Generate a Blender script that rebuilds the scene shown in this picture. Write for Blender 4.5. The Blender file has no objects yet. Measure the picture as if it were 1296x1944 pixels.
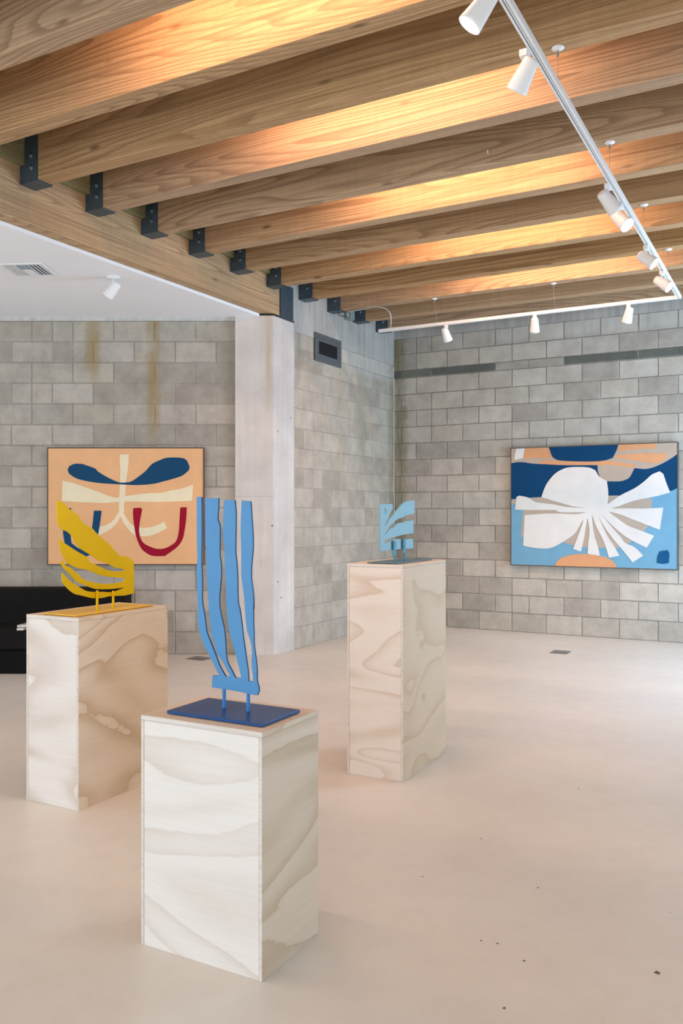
import bpy, bmesh, math, random
from mathutils import Vector, Matrix

random.seed(7)
sc = bpy.context.scene
COL = sc.collection

# light levels (W)
REAR_P = 66.0
FAR_P = 290.0
RIGHT_P = 17.0
STRIP_P = 24.0
SPOT_P = 20.0
LEFT_FILL_P = 62.0

# ------------------------------------------------------------------ camera
cam_d = bpy.data.cameras.new('camera')
cam = bpy.data.objects.new('camera', cam_d)
COL.objects.link(cam)
cam.location = (0, 0, 1.406)
cam.rotation_euler = (math.pi / 2, 0, 0)
cam_d.sensor_fit = 'VERTICAL'
cam_d.sensor_height = 36.0
cam_d.lens = 1646.2 / 1944 * 36.0
cam_d.shift_x = (648 - 595.19) / 1944
cam_d.shift_y = (973.5 - 972) / 1944
cam_d.clip_start = 0.05
sc.camera = cam

sc.view_settings.view_transform = 'Standard'
sc.view_settings.look = 'None'
sc.view_settings.gamma = 1.0
sc.view_settings.use_curve_mapping = False
sc.view_settings.exposure = 0.11

# ------------------------------------------------------------------ building frame
CX, CY = 1.018, 11.027                      # inner corner where the two block walls meet
TR = math.radians(-29.52)                   # direction of the rear right wall
TM = math.radians(60.08)                    # direction of the return wall and girder
UR = Vector((math.cos(TR), math.sin(TR), 0))
UM = Vector((-math.cos(TM), -math.sin(TM), 0))
UU = Vector((.87018, -.49274, 0))
VV = Vector((.49274, .87018, 0))


def PT(a, b, z=0.0):
    """a metres out from the return wall, b metres from the rear right wall."""
    return Vector((CX, CY, 0)) + UR * a + UM * b + Vector((0, 0, z))


# ------------------------------------------------------------------ world and daylight
w = bpy.data.worlds.new('world')
sc.world = w
w.use_nodes = True
wn = w.node_tree.nodes
wn['Background'].inputs[0].default_value = (0.80, 0.90, 1.0, 1)
wn['Background'].inputs[1].default_value = 1.0


def area(name, loc, direction, sx, sy, power, color, spread=180, along=None):
    d = bpy.data.lights.new(name, 'AREA')
    d.shape = 'RECTANGLE'
    d.size = sx
    d.size_y = sy
    d.energy = power
    d.color = color
    d.spread = math.radians(spread)
    o = bpy.data.objects.new(name, d)
    COL.objects.link(o)
    z = -Vector(direction).normalized()
    x = Vector(along).normalized() if along else Vector((0, 0, 1)).cross(z).normalized()
    y = z.cross(x).normalized()
    x = y.cross(z).normalized()
    o.matrix_world = Matrix.Translation(Vector(loc)) @ Matrix((x, y, z)).transposed().to_4x4()
    return o


DAY = (0.85, 0.93, 1.0)
BLUE_DAY = (0.52, 0.75, 1.0)
# storefront windows in the wall behind the camera
for a0 in (-5.2, -2.3, 0.6, 3.5):
    area('daylight_rear', PT(a0 + 1.3, 12.9, 1.55), -UM, 2.5, 2.5, REAR_P, DAY)
# added fill to brighten the white ceiling, at a made-up left window
_l = (Vector((-6.35, 8.75, 0)) + PT(-5.95, 13.0)) / 2
area('added_left_fill', _l + Vector((0.35, -0.12, 1.5)), UR, 2.5, 2.5, LEFT_FILL_P, DAY)
# windows in the wall on the right
area('daylight_far_right', PT(6.28, 2.0, 1.5), -UR, 2.6, 2.7, FAR_P, BLUE_DAY)
for b0 in (5.6, 9.6):
    area('daylight_right', PT(6.28, b0 + 1.3, 1.5), -UR, 2.6, 2.7, RIGHT_P, DAY)
# warm strip lights high in every other bay between the joists
JB0, JS, JW, JZ, JH = 0.532, 0.6068, 0.12, 3.62, 0.42
for k in (2, 4, 6, 8, 10, 12):
    d = -UM * 0.0 + Vector((0, 0, -1)) - UM * 0.55
    area('strip_light', PT(2.48, JB0 + JS * (k + 1) - JW - 0.07, JZ + JH - 0.04), d, 1.65, 0.05, STRIP_P,
         (1.0, 0.60, 0.39), along=UR)


# ------------------------------------------------------------------ node helpers
def newmat(name):
    m = bpy.data.materials.new(name)
    m.use_nodes = True
    nt = m.node_tree
    return m, nt, nt.nodes['Principled BSDF']


def N(nt, t, **kw):
    n = nt.nodes.new(t)
    for k, v in kw.items():
        setattr(n, k, v)
    return n


def math_(nt, op, a, b=None, clamp=False):
    n = N(nt, 'ShaderNodeMath', operation=op, use_clamp=clamp)
    for i, v in enumerate((a, b)):
        if v is None:
            continue
        if isinstance(v, (int, float)):
            n.inputs[i].default_value = v
        else:
            nt.links.new(v, n.inputs[i])
    return n.outputs[0]


def mix(nt, f, a, b, mode='MIX'):
    n = N(nt, 'ShaderNodeMix', data_type='RGBA', blend_type=mode)
    n.clamp_factor = True
    for s, v in ((n.inputs[0], f), (n.inputs[6], a), (n.inputs[7], b)):
        if isinstance(v, (int, float)):
            s.default_value = v
        elif isinstance(v, tuple):
            s.default_value = (*v[:3], 1)
        else:
            nt.links.new(v, s)
    return n.outputs[2]


def ramp(nt, f, stops, interp='LINEAR'):
    n = N(nt, 'ShaderNodeValToRGB')
    cr = n.color_ramp
    cr.interpolation = interp
    while len(cr.elements) < len(stops):
        cr.elements.new(0.5)
    for e, (p, c) in zip(cr.elements, stops):
        e.position = p
        e.color = (c, c, c, 1) if isinstance(c, (int, float)) else (*c, 1)
    nt.links.new(f, n.inputs[0])
    return n.outputs[0]


def coords(nt, scale=(1, 1, 1), rand=True, shift=(0, 0, 0)):
    tc = N(nt, 'ShaderNodeTexCoord')
    v = tc.outputs['Object']
    if rand:
        oi = N(nt, 'ShaderNodeObjectInfo')
        c = N(nt, 'ShaderNodeCombineXYZ')
        nt.links.new(math_(nt, 'MULTIPLY', oi.outputs['Random'], 37.0), c.inputs[0])
        nt.links.new(math_(nt, 'MULTIPLY', oi.outputs['Random'], 91.0), c.inputs[1])
        nt.links.new(math_(nt, 'MULTIPLY', oi.outputs['Random'], 53.0), c.inputs[2])
        ad = N(nt, 'ShaderNodeVectorMath', operation='ADD')
        nt.links.new(v, ad.inputs[0])
        nt.links.new(c.outputs[0], ad.inputs[1])
        v = ad.outputs[0]
    mp = N(nt, 'ShaderNodeMapping')
    mp.inputs['Scale'].default_value = scale
    mp.inputs['Location'].default_value = shift
    nt.links.new(v, mp.inputs['Vector'])
    return mp.outputs[0]


def noise(nt, vec, scale, detail=3.0, rough=0.5, dist=0.0):
    n = N(nt, 'ShaderNodeTexNoise')
    n.inputs['Scale'].default_value = scale
    n.inputs['Detail'].default_value = detail
    n.inputs['Roughness'].default_value = rough
    n.inputs['Distortion'].default_value = dist
    nt.links.new(vec, n.inputs['Vector'])
    return n.outputs[0]


def bump(nt, h, bsdf, strength=0.3, dist=0.004):
    b = N(nt, 'ShaderNodeBump')
    b.inputs['Strength'].default_value = strength
    b.inputs['Distance'].default_value = dist
    nt.links.new(h, b.inputs['Height'])
    nt.links.new(b.outputs[0], bsdf.inputs['Normal'])


def plain(name, col, rough=0.5, metal=0.0, spec=0.5, noise_amt=0.06, nscale=30.0, bumpy=0.0):
    m, nt, b = newmat(name)
    v = coords(nt)
    n = noise(nt, v, nscale, 4)
    lo = tuple(max(0, c * (1 - noise_amt)) for c in col)
    hi = tuple(min(1, c * (1 + noise_amt)) for c in col)
    nt.links.new(ramp(nt, n, [(0.3, lo), (0.7, hi)]), b.inputs['Base Color'])
    b.inputs['Roughness'].default_value = rough
    b.inputs['Metallic'].default_value = metal
    b.inputs['Specular IOR Level'].default_value = spec
    if bumpy:
        bump(nt, noise(nt, v, nscale * 4, 3), b, bumpy, 0.002)
    return m


def wood(name, light, dark, freq=1.0, rough=0.62):
    """sawn softwood, grain along local x"""
    m, nt, b = newmat(name)
    v1 = coords(nt, (0.16, 2.2, 2.2))
    broad = noise(nt, v1, 1.0, 1.5, 0.4, 0.1)
    v2 = coords(nt, (1.2, 14, 14))
    fine = noise(nt, v2, 1.0, 3.0, 0.6)
    field = math_(nt, 'ADD', math_(nt, 'MULTIPLY', broad, 62.0 * freq), math_(nt, 'MULTIPLY', fine, 0.9))
    ring = math_(nt, 'FRACT', field)
    r = ramp(nt, ring, [(0.0, 0.0), (0.5, 0.12), (0.78, 0.8), (0.93, 1.0), (1.0, 0.0)])
    v3 = coords(nt, (1.6, 70, 70))
    fib = noise(nt, v3, 1.0, 2.0, 0.6)
    v4 = coords(nt, (0.5, 1.2, 1.2))
    pat = noise(nt, v4, 1.0, 3.0)
    mask = ramp(nt, pat, [(0.36, 0.25), (0.62, 1.0)])
    rr = math_(nt, 'MULTIPLY', r, mask)
    c = mix(nt, math_(nt, 'MULTIPLY', rr, 0.9), light, dark)
    c = mix(nt, math_(nt, 'MULTIPLY', ramp(nt, fib, [(0.42, 0.0), (0.62, 1.0)]), 0.38), c, dark)
    saw = noise(nt, coords(nt, (26, 1.2, 1.2)), 1.0, 3.0, 0.6)
    c = mix(nt, 1.0, c, ramp(nt, saw, [(0.3, 0.94), (0.7, 1.04)]), 'MULTIPLY')
    strk = noise(nt, coords(nt, (0.30, 42, 42)), 1.0, 4.0, 0.65)
    c = mix(nt, math_(nt, 'MULTIPLY', ramp(nt, strk, [(0.53, 0.0), (0.66, 1.0)]), 0.5), c, dark)
    c = mix(nt, math_(nt, 'MULTIPLY', ramp(nt, strk, [(0.30, 1.0), (0.42, 0.0)]), 0.2), c, tuple(min(1, x * 1.25) for x in light))
    c = mix(nt, ramp(nt, pat, [(0.3, 0.0), (0.75, 0.45)]), c, tuple(x * 0.80 for x in light[:2]) + (light[2] * 0.88,))
    # sparse knots
    vk = N(nt, 'ShaderNodeTexVoronoi')
    vk.inputs['Scale'].default_value = 1.0
    nt.links.new(coords(nt, (1.6, 5, 5)), vk.inputs['Vector'])
    kn = ramp(nt, vk.outputs['Distance'], [(0.035, 1.0), (0.10, 0.0)])
    c = mix(nt, math_(nt, 'MULTIPLY', kn, 0.7), c, tuple(x * 0.45 for x in dark))
    oi = N(nt, 'ShaderNodeObjectInfo')
    hs = N(nt, 'ShaderNodeHueSaturation')
    nt.links.new(c, hs.inputs['Color'])
    nt.links.new(math_(nt, 'ADD', math_(nt, 'MULTIPLY', oi.outputs['Random'], 0.25), 0.85), hs.inputs['Saturation'])
    nt.links.new(hs.outputs[0], b.inputs['Base Color'])
    b.inputs['Roughness'].default_value = rough
    b.inputs['Specular IOR Level'].default_value = 0.25
    bump(nt, math_(nt, 'ADD', math_(nt, 'MULTIPLY', fib, 0.6), math_(nt, 'MULTIPLY', r, 0.3)), b, 0.35, 0.002)
    return m


def plywood(name, light, tan, stretch=(1.0, 1.0, 2.6), bands=5.0, contrast=0.75, shift=(0, 0, 0)):
    """rotary-cut softwood plywood"""
    m, nt, b = newmat(name)
    v = coords(nt, stretch, shift=shift)
    big = noise(nt, v, 1.0, 1.2, 0.5, 0.9)
    wob = noise(nt, coords(nt, (5, 5, 14), shift=shift), 1.0, 5.0, 0.7)
    field = math_(nt, 'ADD', math_(nt, 'MULTIPLY', big, bands), math_(nt, 'MULTIPLY', wob, 0.34))
    fr = math_(nt, 'FRACT', field)
    band = ramp(nt, fr, [(0.0, 1.0), (0.10, 0.72), (0.34, 0.26), (0.6, 0.04), (0.93, 0.0), (1.0, 0.30)])
    amt = noise(nt, coords(nt, (1.3, 1.3, 1.6)), 1.0, 2.0)
    band = math_(nt, 'MULTIPLY', band, ramp(nt, amt, [(0.30, 0.6), (0.6, 1.0)]))
    fib = noise(nt, coords(nt, (3, 3, 90)), 1.0, 3.0, 0.6)
    c = mix(nt, math_(nt, 'MULTIPLY', band, contrast), light, tan)
    c = mix(nt, math_(nt, 'MULTIPLY', ramp(nt, fib, [(0.4, 0.0), (0.8, 1.0)]), 0.18), c, tan)
    nt.links.new(c, b.inputs['Base Color'])
    b.inputs['Roughness'].default_value = 0.55
    b.inputs['Specular IOR Level'].default_value = 0.3
    bump(nt, fib, b, 0.08, 0.001)
    return m


def stain_mask(nt, x0, width, z0, z1, soft=0.35):
    """a vertical run of stain on a wall: local x centre, half width, from z1 down to z0"""
    tc = N(nt, 'ShaderNodeTexCoord')
    s = N(nt, 'ShaderNodeSeparateXYZ')
    nt.links.new(tc.outputs['Object'], s.inputs[0])
    nz = noise(nt, coords(nt, (3, 3, 6), rand=False), 1.0, 4.0, 0.6)
    xx = math_(nt, 'ADD', s.outputs[0], math_(nt, 'MULTIPLY', math_(nt, 'SUBTRACT', nz, 0.5), width * 1.2))
    d = math_(nt, 'DIVIDE', math_(nt, 'ABSOLUTE', math_(nt, 'SUBTRACT', xx, x0)), width)
    mx = math_(nt, 'SUBTRACT', 1.0, math_(nt, 'POWER', d, 2.2), True)
    zz = math_(nt, 'DIVIDE', math_(nt, 'SUBTRACT', s.outputs[2], z0), max(0.01, (z1 - z0) * soft), True)
    top = math_(nt, 'DIVIDE', math_(nt, 'SUBTRACT', z1 + 0.02, s.outputs[2]), 0.02, True)
    nf = ramp(nt, noise(nt, coords(nt, (14, 14, 2.5), rand=False), 1.0, 3.0), [(0.3, 0.35), (0.6, 1.0)])
    return math_(nt, 'MULTIPLY', math_(nt, 'MULTIPLY', mx, zz), math_(nt, 'MULTIPLY', nf, top))


def masonry(name, lo, hi, warm, stains=(), chalk=0.5, shift=(0, 0, 0)):
    m, nt, b = newmat(name)
    at = N(nt, 'ShaderNodeAttribute', attribute_name='tone')
    tone = at.outputs['Fac']
    c = mix(nt, tone, lo, hi)
    at2 = N(nt, 'ShaderNodeAttribute', attribute_name='warmth')
    c = mix(nt, math_(nt, 'MULTIPLY', at2.outputs['Fac'], 0.6), c, warm)
    v = coords(nt, (1, 1, 1), rand=False, shift=shift)
    cloud = noise(nt, v, 5.0, 6.0, 0.66)
    c = mix(nt, 1.0, c, ramp(nt, cloud, [(0.25, (0.74, 0.73, 0.71)), (0.75, (1.16, 1.16, 1.15))]), 'MULTIPLY')
    speck = noise(nt, v, 130.0, 2.0, 0.7)
    c = mix(nt, 1.0, c, ramp(nt, speck, [(0.3, 0.84), (0.7, 1.12)]), 'MULTIPLY')
    # pale efflorescence, runs and smears
    vr = coords(nt, (9, 9, 1.4), rand=False, shift=shift)
    runs = noise(nt, vr, 1.6, 5.0, 0.7)
    ch = math_(nt, 'MULTIPLY', ramp(nt, runs, [(0.60, 0.0), (0.74, 1.0)]), ramp(nt, noise(nt, v, 1.6, 3.0), [(0.45, 0.0), (0.62, 1.0)]))
    c = mix(nt, math_(nt, 'MULTIPLY', ch, chalk), c, (0.62, 0.60, 0.57))
    for (x0, wd, z0, z1, colr, st) in stains:
        c = mix(nt, math_(nt, 'MULTIPLY', stain_mask(nt, x0, wd, z0, z1), st), c, colr)
    nt.links.new(c, b.inputs['Base Color'])
    b.inputs['Roughness'].default_value = 0.88
    b.inputs['Specular IOR Level'].default_value = 0.2
    bump(nt, math_(nt, 'ADD', speck, math_(nt, 'MULTIPLY', cloud, 1.5)), b, 0.35, 0.003)
    return m


def concrete(name, lo, hi, stains=(), lines=False, holes=True, rough=0.8):
    m, nt, b = newmat(name)
    v = coords(nt, rand=False)
    cl = noise(nt, v, 2.2, 5.0, 0.6)
    c = ramp(nt, cl, [(0.28, lo), (0.72, hi)])
    vs = noise(nt, coords(nt, (16, 16, 0.9), rand=False), 1.0, 4.0, 0.6)
    c = mix(nt, 1.0, c, ramp(nt, vs, [(0.3, 0.93 if holes else 0.80), (0.7, 1.04 if holes else 1.10)]), 'MULTIPLY')
    sp = noise(nt, v, 90.0, 2.0, 0.6)
    c = mix(nt, 1.0, c, ramp(nt, sp, [(0.3, 0.94), (0.7, 1.05)]), 'MULTIPLY')
    if holes:
        vk = N(nt, 'ShaderNodeTexVoronoi')
        vk.inputs['Scale'].default_value = 4.2
        nt.links.new(v, vk.inputs['Vector'])
        hl = ramp(nt, vk.outputs['Distance'], [(0.040, 1.0), (0.06, 0.0)])
        c = mix(nt, math_(nt, 'MULTIPLY', hl, 0.75), c, (0.10, 0.09, 0.08))
    for (x0, wd, z0, z1, colr, st) in stains:
        c = mix(nt, math_(nt, 'MULTIPLY', stain_mask(nt, x0, wd, z0, z1), st), c, colr)
    nt.links.new(c, b.inputs['Base Color'])
    b.inputs['Roughness'].default_value = rough
    b.inputs['Specular IOR Level'].default_value = 0.25
    bump(nt, math_(nt, 'ADD', cl, math_(nt, 'MULTIPLY', sp, 0.4)), b, 0.25, 0.003)
    return m


def emissive(name, col, strength):
    m, nt, b = newmat(name)
    b.inputs['Base Color'].default_value = (*col, 1)
    b.inputs['Emission Color'].default_value = (*col, 1)
    b.inputs['Emission Strength'].default_value = strength
    return m


# ------------------------------------------------------------------ mesh helpers
class MB:
    def __init__(s):
        s.v, s.f, s.m, s.sm = [], [], [], []

    def add(s, vs, fs, mi=0, smooth=False):
        o = len(s.v)
        s.v += [tuple(v) for v in vs]
        s.f += [tuple(i + o for i in f) for f in fs]
        s.m += [mi] * len(fs)
        s.sm += [smooth] * len(fs)

    def box(s, x0, x1, y0, y1, z0, z1, mi=0):
        s.add([(x0, y0, z0), (x1, y0, z0), (x1, y1, z0), (x0, y1, z0),
               (x0, y0, z1), (x1, y0, z1), (x1, y1, z1), (x0, y1, z1)],
              [(3, 2, 1, 0), (4, 5, 6, 7), (0, 1, 5, 4), (1, 2, 6, 5), (2, 3, 7, 6), (3, 0, 4, 7)], mi)

    def prism(s, poly, z0, z1, mi=0):
        """poly: counter-clockwise plan outline"""
        n = len(poly)
        vs = [(p[0], p[1], z0) for p in poly] + [(p[0], p[1], z1) for p in poly]
        fs = [tuple(reversed(range(n))), tuple(range(n, 2 * n))]
        fs += [(i, (i + 1) % n, (i + 1) % n + n, i + n) for i in range(n)]
        s.add(vs, fs, mi)

    def tube(s, p0, p1, r0, r1=None, seg=20, mi=0, caps=True):
        r1 = r0 if r1 is None else r1
        s.lathe([(r0, 0.0), (r1, (Vector(p1) - Vector(p0)).length)], p0, Vector(p1) - Vector(p0), seg, mi, caps)

    def lathe(s, prof, origin, axis, seg=32, mi=0, caps=True):
        q = Vector(axis).normalized().to_track_quat('Z', 'Y')
        o = Vector(origin)
        vs, fs = [], []
        for r, h in prof:
            for i in range(seg):
                t = 2 * math.pi * i / seg
                vs.append(o + q @ Vector((r * math.cos(t), r * math.sin(t), h)))
        for j in range(len(prof) - 1):
            for i in range(seg):
                k = (i + 1) % seg
                fs.append((j * seg + i, j * seg + k, (j + 1) * seg + k, (j + 1) * seg + i))
        s.add(vs, fs, mi, True)
        if caps:
            s.add(vs[:seg], [tuple(reversed(range(seg)))], mi)
            s.add(vs[-seg:], [tuple(range(seg))], mi)

    def build(s, name, mats, parent=None, loc=(0, 0, 0), rz=0.0, bevel=0.0, bseg=2, attrs=None):
        me = bpy.data.meshes.new(name)
        me.from_pydata(s.v, [], s.f)
        if not isinstance(mats, (list, tuple)):
            mats = [mats]
        for m in mats:
            me.materials.append(m)
        for p, mi, sm in zip(me.polygons, s.m, s.sm):
            p.material_index = mi
            p.use_smooth = sm
        if attrs:
            for an, vals in attrs.items():
                a = me.attributes.new(an, 'FLOAT', 'FACE')
                for i, x in enumerate(vals):
                    a.data[i].value = x
        me.update()
        o = bpy.data.objects.new(name, me)
        COL.objects.link(o)
        o.location = loc
        o.rotation_euler = (0, 0, rz)
        if parent is not None:
            o.parent = parent
        if bevel:
            bv = o.modifiers.new('bevel', 'BEVEL')
            bv.width = bevel
            bv.segments = bseg
            bv.limit_method = 'ANGLE'
            bv.angle_limit = math.radians(40)
            if bseg > 1:
                bv.harden_normals = False
        return o


def tag(o, label=None, cat=None, group=None, kind=None):
    if label:
        o['label'] = label
    if cat:
        o['category'] = cat
    if group:
        o['group'] = group
    if kind:
        o['kind'] = kind
    return o


def thing(name, loc, rz=0.0, label=None, cat=None, group=None):
    o = bpy.data.objects.new(name, None)
    COL.objects.link(o)
    o.location = loc
    o.rotation_euler = (0, 0, rz)
    o.empty_display_size = 0.1
    return tag(o, label, cat, group)


def struct(o):
    o['kind'] = 'structure'
    return o


def smooth_poly(pts, corner=31.0, sub=3):
    """Catmull-Rom through soft points, keeping sharp corners sharp."""
    n = len(pts)
    P = [Vector(p) for p in pts]
    sharp = []
    for i in range(n):
        a, b = (P[i] - P[i - 1]), (P[(i + 1) % n] - P[i])
        if a.length < 1e-9 or b.length < 1e-9:
            sharp.append(True)
            continue
        sharp.append(abs(a.angle_signed(b)) > math.radians(corner))
    out = []
    for i in range(n):
        p1, p2 = P[i], P[(i + 1) % n]
        p0 = P[i - 1] if not sharp[i] else p1 - (p2 - p1)
        p3 = P[(i + 2) % n] if not sharp[(i + 1) % n] else p2 + (p2 - p1)
        for k in range(sub):
            t = k / sub
            out.append(0.5 * ((2 * p1) + (p2 - p0) * t + (2 * p0 - 5 * p1 + 4 * p2 - p3) * t * t
                              + (3 * p1 - p0 - 3 * p2 + p3) * t * t * t))
    return [(v.x, v.y) for v in out]


def shape_mesh(name, outlines, thick, mats, parent, bevel=0.0, edge=None):
    """flat cut-out standing in local x/z, front face towards -y, built from closed outlines with holes"""
    cu = bpy.data.curves.new(name + '_outline', 'CURVE')
    cu.dimensions = '2D'
    cu.fill_mode = 'BOTH'
    cu.extrude = thick / 2 - bevel
    cu.bevel_depth = bevel
    cu.bevel_resolution = 1
    cu.offset = -bevel
    for ol in outlines:
        sp = cu.splines.new('POLY')
        sp.points.add(len(ol) - 1)
        for i, (x, y) in enumerate(ol):
            sp.points[i].co = (x, y, 0, 1)
        sp.use_cyclic_u = True
    tmp = bpy.data.objects.new(name + '_outline', cu)
    COL.objects.link(tmp)
    dg = bpy.context.evaluated_depsgraph_get()
    me = bpy.data.meshes.new_from_object(tmp.evaluated_get(dg))
    bpy.data.objects.remove(tmp)
    me.transform(Matrix.Rotation(math.pi / 2, 4, 'X'))
    me.name = name
    me.materials.clear()
    me.materials.append(mats)
    for p in me.polygons:
        p.material_index = 0
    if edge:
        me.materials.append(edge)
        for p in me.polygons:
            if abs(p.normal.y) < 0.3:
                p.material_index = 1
    o = bpy.data.objects.new(name, me)
    COL.objects.link(o)
    if parent is not None:
        o.parent = parent
    return o


def wire(name, pts, r, m, parent=None, label=None, cat=None):
    cu = bpy.data.curves.new(name, 'CURVE')
    cu.dimensions = '3D'
    cu.bevel_depth = r
    cu.bevel_resolution = 3
    sp = cu.splines.new('BEZIER')
    sp.bezier_points.add(len(pts) - 1)
    for bp_, p in zip(sp.bezier_points, pts):
        bp_.co = p
        bp_.handle_left_type = bp_.handle_right_type = 'AUTO'
    tmp = bpy.data.objects.new(name, cu)
    COL.objects.link(tmp)
    dg = bpy.context.evaluated_depsgraph_get()
    me = bpy.data.meshes.new_from_object(tmp.evaluated_get(dg))
    bpy.data.objects.remove(tmp)
    for p in me.polygons:
        p.use_smooth = True
    me.materials.clear()
    me.materials.append(m)
    o = bpy.data.objects.new(name, me)
    COL.objects.link(o)
    if parent is not None:
        o.parent = parent
    return tag(o, label, cat)


# ------------------------------------------------------------------ materials
OLIVE = (0.17, 0.15, 0.07)
RUST = (0.30, 0.21, 0.08)
M_block_left = masonry('block_grey_left', (0.35, 0.32, 0.275), (0.52, 0.48, 0.43), (0.47, 0.42, 0.345),
                       [(-2.198, 0.09, 2.62, 3.36, RUST, 0.75), (-1.592, 0.085, 1.9, 3.36, RUST, 0.75)], 0.5)
M_mortar_left = masonry('mortar_grey_left', (0.15, 0.14, 0.12), (0.47, 0.44, 0.40), (0.38, 0.35, 0.31),
                        [(-2.198, 0.09, 2.62, 3.36, RUST, 0.75), (-1.592, 0.085, 1.9, 3.36, RUST, 0.75)], 0.3)
M_block_right = masonry('block_grey_right', (0.40, 0.36, 0.31), (0.60, 0.55, 0.485), (0.52, 0.455, 0.37),
                        [(3.2, 2.9, 3.40, 3.61, (0.62, 0.60, 0.56), 0.55), (0.05, 0.14, 0.0, 3.7, OLIVE, 0.8)], 0.5, (5, 0, 0))
M_block_dark = masonry('block_dark_green_grey', (0.13, 0.135, 0.115), (0.24, 0.24, 0.21), (0.2, 0.2, 0.16), (), 0.4, (5, 0, 0))
M_mortar_right = masonry('mortar_grey_right', (0.12, 0.11, 0.10), (0.40, 0.37, 0.335), (0.34, 0.31, 0.27),
                         [(0.05, 0.14, 0.0, 3.7, OLIVE, 0.8)], 0.3, (5, 0, 0))
M_block_mid = masonry('block_grey_return', (0.38, 0.335, 0.275), (0.50, 0.45, 0.385), (0.46, 0.40, 0.32),
                      [(-0.03, 0.16, 0.0, 3.3, OLIVE, 0.5), (-0.9, 0.14, 1.6, 3.2, (0.25, 0.24, 0.16), 0.5),
                       (-1.45, 0.12, 1.2, 3.1, (0.33, 0.28, 0.18), 0.35), (-2.36, 0.07, 2.7, 3.27, (0.26, 0.24, 0.19), 0.7),
                       (-0.7, 1.0, 3.0, 3.27, (0.55, 0.53, 0.49), 0.6)], 0.8, (9, 3, 0))
M_mortar_mid = masonry('mortar_grey_return', (0.24, 0.215, 0.18), (0.42, 0.38, 0.325), (0.38, 0.35, 0.31), [(-0.03, 0.16, 0.0, 3.3, OLIVE, 0.5)], 0.5, (9, 3, 0))
M_conc = concrete('cast_concrete', (0.34, 0.325, 0.295), (0.50, 0.475, 0.435), holes=False)
M_conc_col = concrete('column_concrete', (0.52, 0.475, 0.44), (0.66, 0.61, 0.57),
                      [(-0.452, 0.035, 2.3, 3.36, (0.50, 0.36, 0.18), 0.55)])
M_joint = plain('hairline_joint', (0.25, 0.22, 0.20), 0.9)
M_slab = concrete('strip_concrete', (0.50, 0.48, 0.45), (0.60, 0.58, 0.55), holes=False)
M_joist = wood('joist_timber', (0.52, 0.335, 0.175), (0.18, 0.088, 0.034))
M_girder = wood('girder_timber', (0.58, 0.37, 0.175), (0.20, 0.100, 0.038), 1.0)
M_ledger = wood('treated_timber', (0.29, 0.26, 0.12), (0.17, 0.15, 0.065))
M_deck = wood('deck_timber', (0.55, 0.40, 0.25), (0.33, 0.21, 0.12))
M_steel = plain('slate_painted_steel', (0.042, 0.066, 0.086), 0.42, 0.0, 0.5, 0.15, 25, 0.1)
M_bolt = plain('galvanised_bolt', (0.10, 0.14, 0.17), 0.35, 0.5)
M_bolt_dark = plain('painted_bolt', (0.075, 0.09, 0.105), 0.4, 0.2)
M_black = plain('black_gap', (0.02, 0.018, 0.018), 0.9)
M_white = plain('white_ceiling_paint', (0.87, 0.86, 0.87), 0.85, 0, 0.2, 0.012, 3)
M_wallwhite = plain('white_wall_paint', (0.74, 0.73, 0.71), 0.85, 0, 0.2, 0.02, 3)
M_lampwhite = plain('white_lamp_enamel', (0.80, 0.80, 0.80), 0.38, 0, 0.5, 0.01)
M_slot = plain('track_slot_grey', (0.16, 0.17, 0.18), 0.5)
M_lens = emissive('lamp_lens', (1.0, 0.86, 0.68), 9.0)
M_cable = plain('steel_cable', (0.42, 0.38, 0.33), 0.4, 0.5)
M_conduit = plain('grey_conduit', (0.50, 0.50, 0.48), 0.5)
M_jbox = plain('grey_green_box', (0.22, 0.27, 0.26), 0.5)
M_boxlabel = plain('box_white_label', (0.75, 0.80, 0.80), 0.5)
M_vent = plain('dark_grey_grille', (0.085, 0.098, 0.105), 0.5)
M_ventdark = plain('grille_bars_slot_shade', (0.018, 0.020, 0.025), 0.6)
M_duct = plain('duct_blue_grey', (0.30, 0.38, 0.43), 0.5)
M_sofa = plain('black_upholstery', (0.008, 0.0072, 0.0068), 0.8, 0, 0.12, 0.2, 60, 0.15)
M_sofa_base = plain('black_base', (0.006, 0.006, 0.0065), 0.85, 0, 0.1)
M_plate = plain('floor_plate_grey', (0.22, 0.21, 0.20), 0.5, 0.3)
M_frame_l = plain('brown_frame', (0.075, 0.040, 0.028), 0.5)
M_frame_r = plain('grey_brown_frame', (0.10, 0.075, 0.06), 0.5)
M_glass, nt_, b_ = newmat('window_glass')
b_.inputs['Base Color'].default_value = (1, 1, 1, 1)
b_.inputs['Roughness'].default_value = 0.0
b_.inputs['Transmission Weight'].default_value = 1.0
b_.inputs['IOR'].default_value = 1.45
M_winframe = plain('dark_window_frame', (0.05, 0.05, 0.055), 0.4)


def paint(name, col, rough=0.6):
    m, nt, b = newmat(name)
    v = coords(nt, (1, 1, 1), rand=False)
    n1 = noise(nt, v, 5.0, 4.0, 0.6, 0.5)
    lo = tuple(c * 0.95 for c in col)
    hi = tuple(min(1, c * 1.04) for c in col)
    nt.links.new(ramp(nt, n1, [(0.3, lo), (0.7, hi)]), b.inputs['Base Color'])
    b.inputs['Roughness'].default_value = rough
    b.inputs['Specular IOR Level'].default_value = 0.10
    bump(nt, noise(nt, v, 160.0, 2.0), b, 0.12, 0.001)
    return m


def enamel(name, col, rough=0.38, spec=0.22):
    return plain(name, col, rough, 0.0, spec, 0.03, 12, 0.04)


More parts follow.
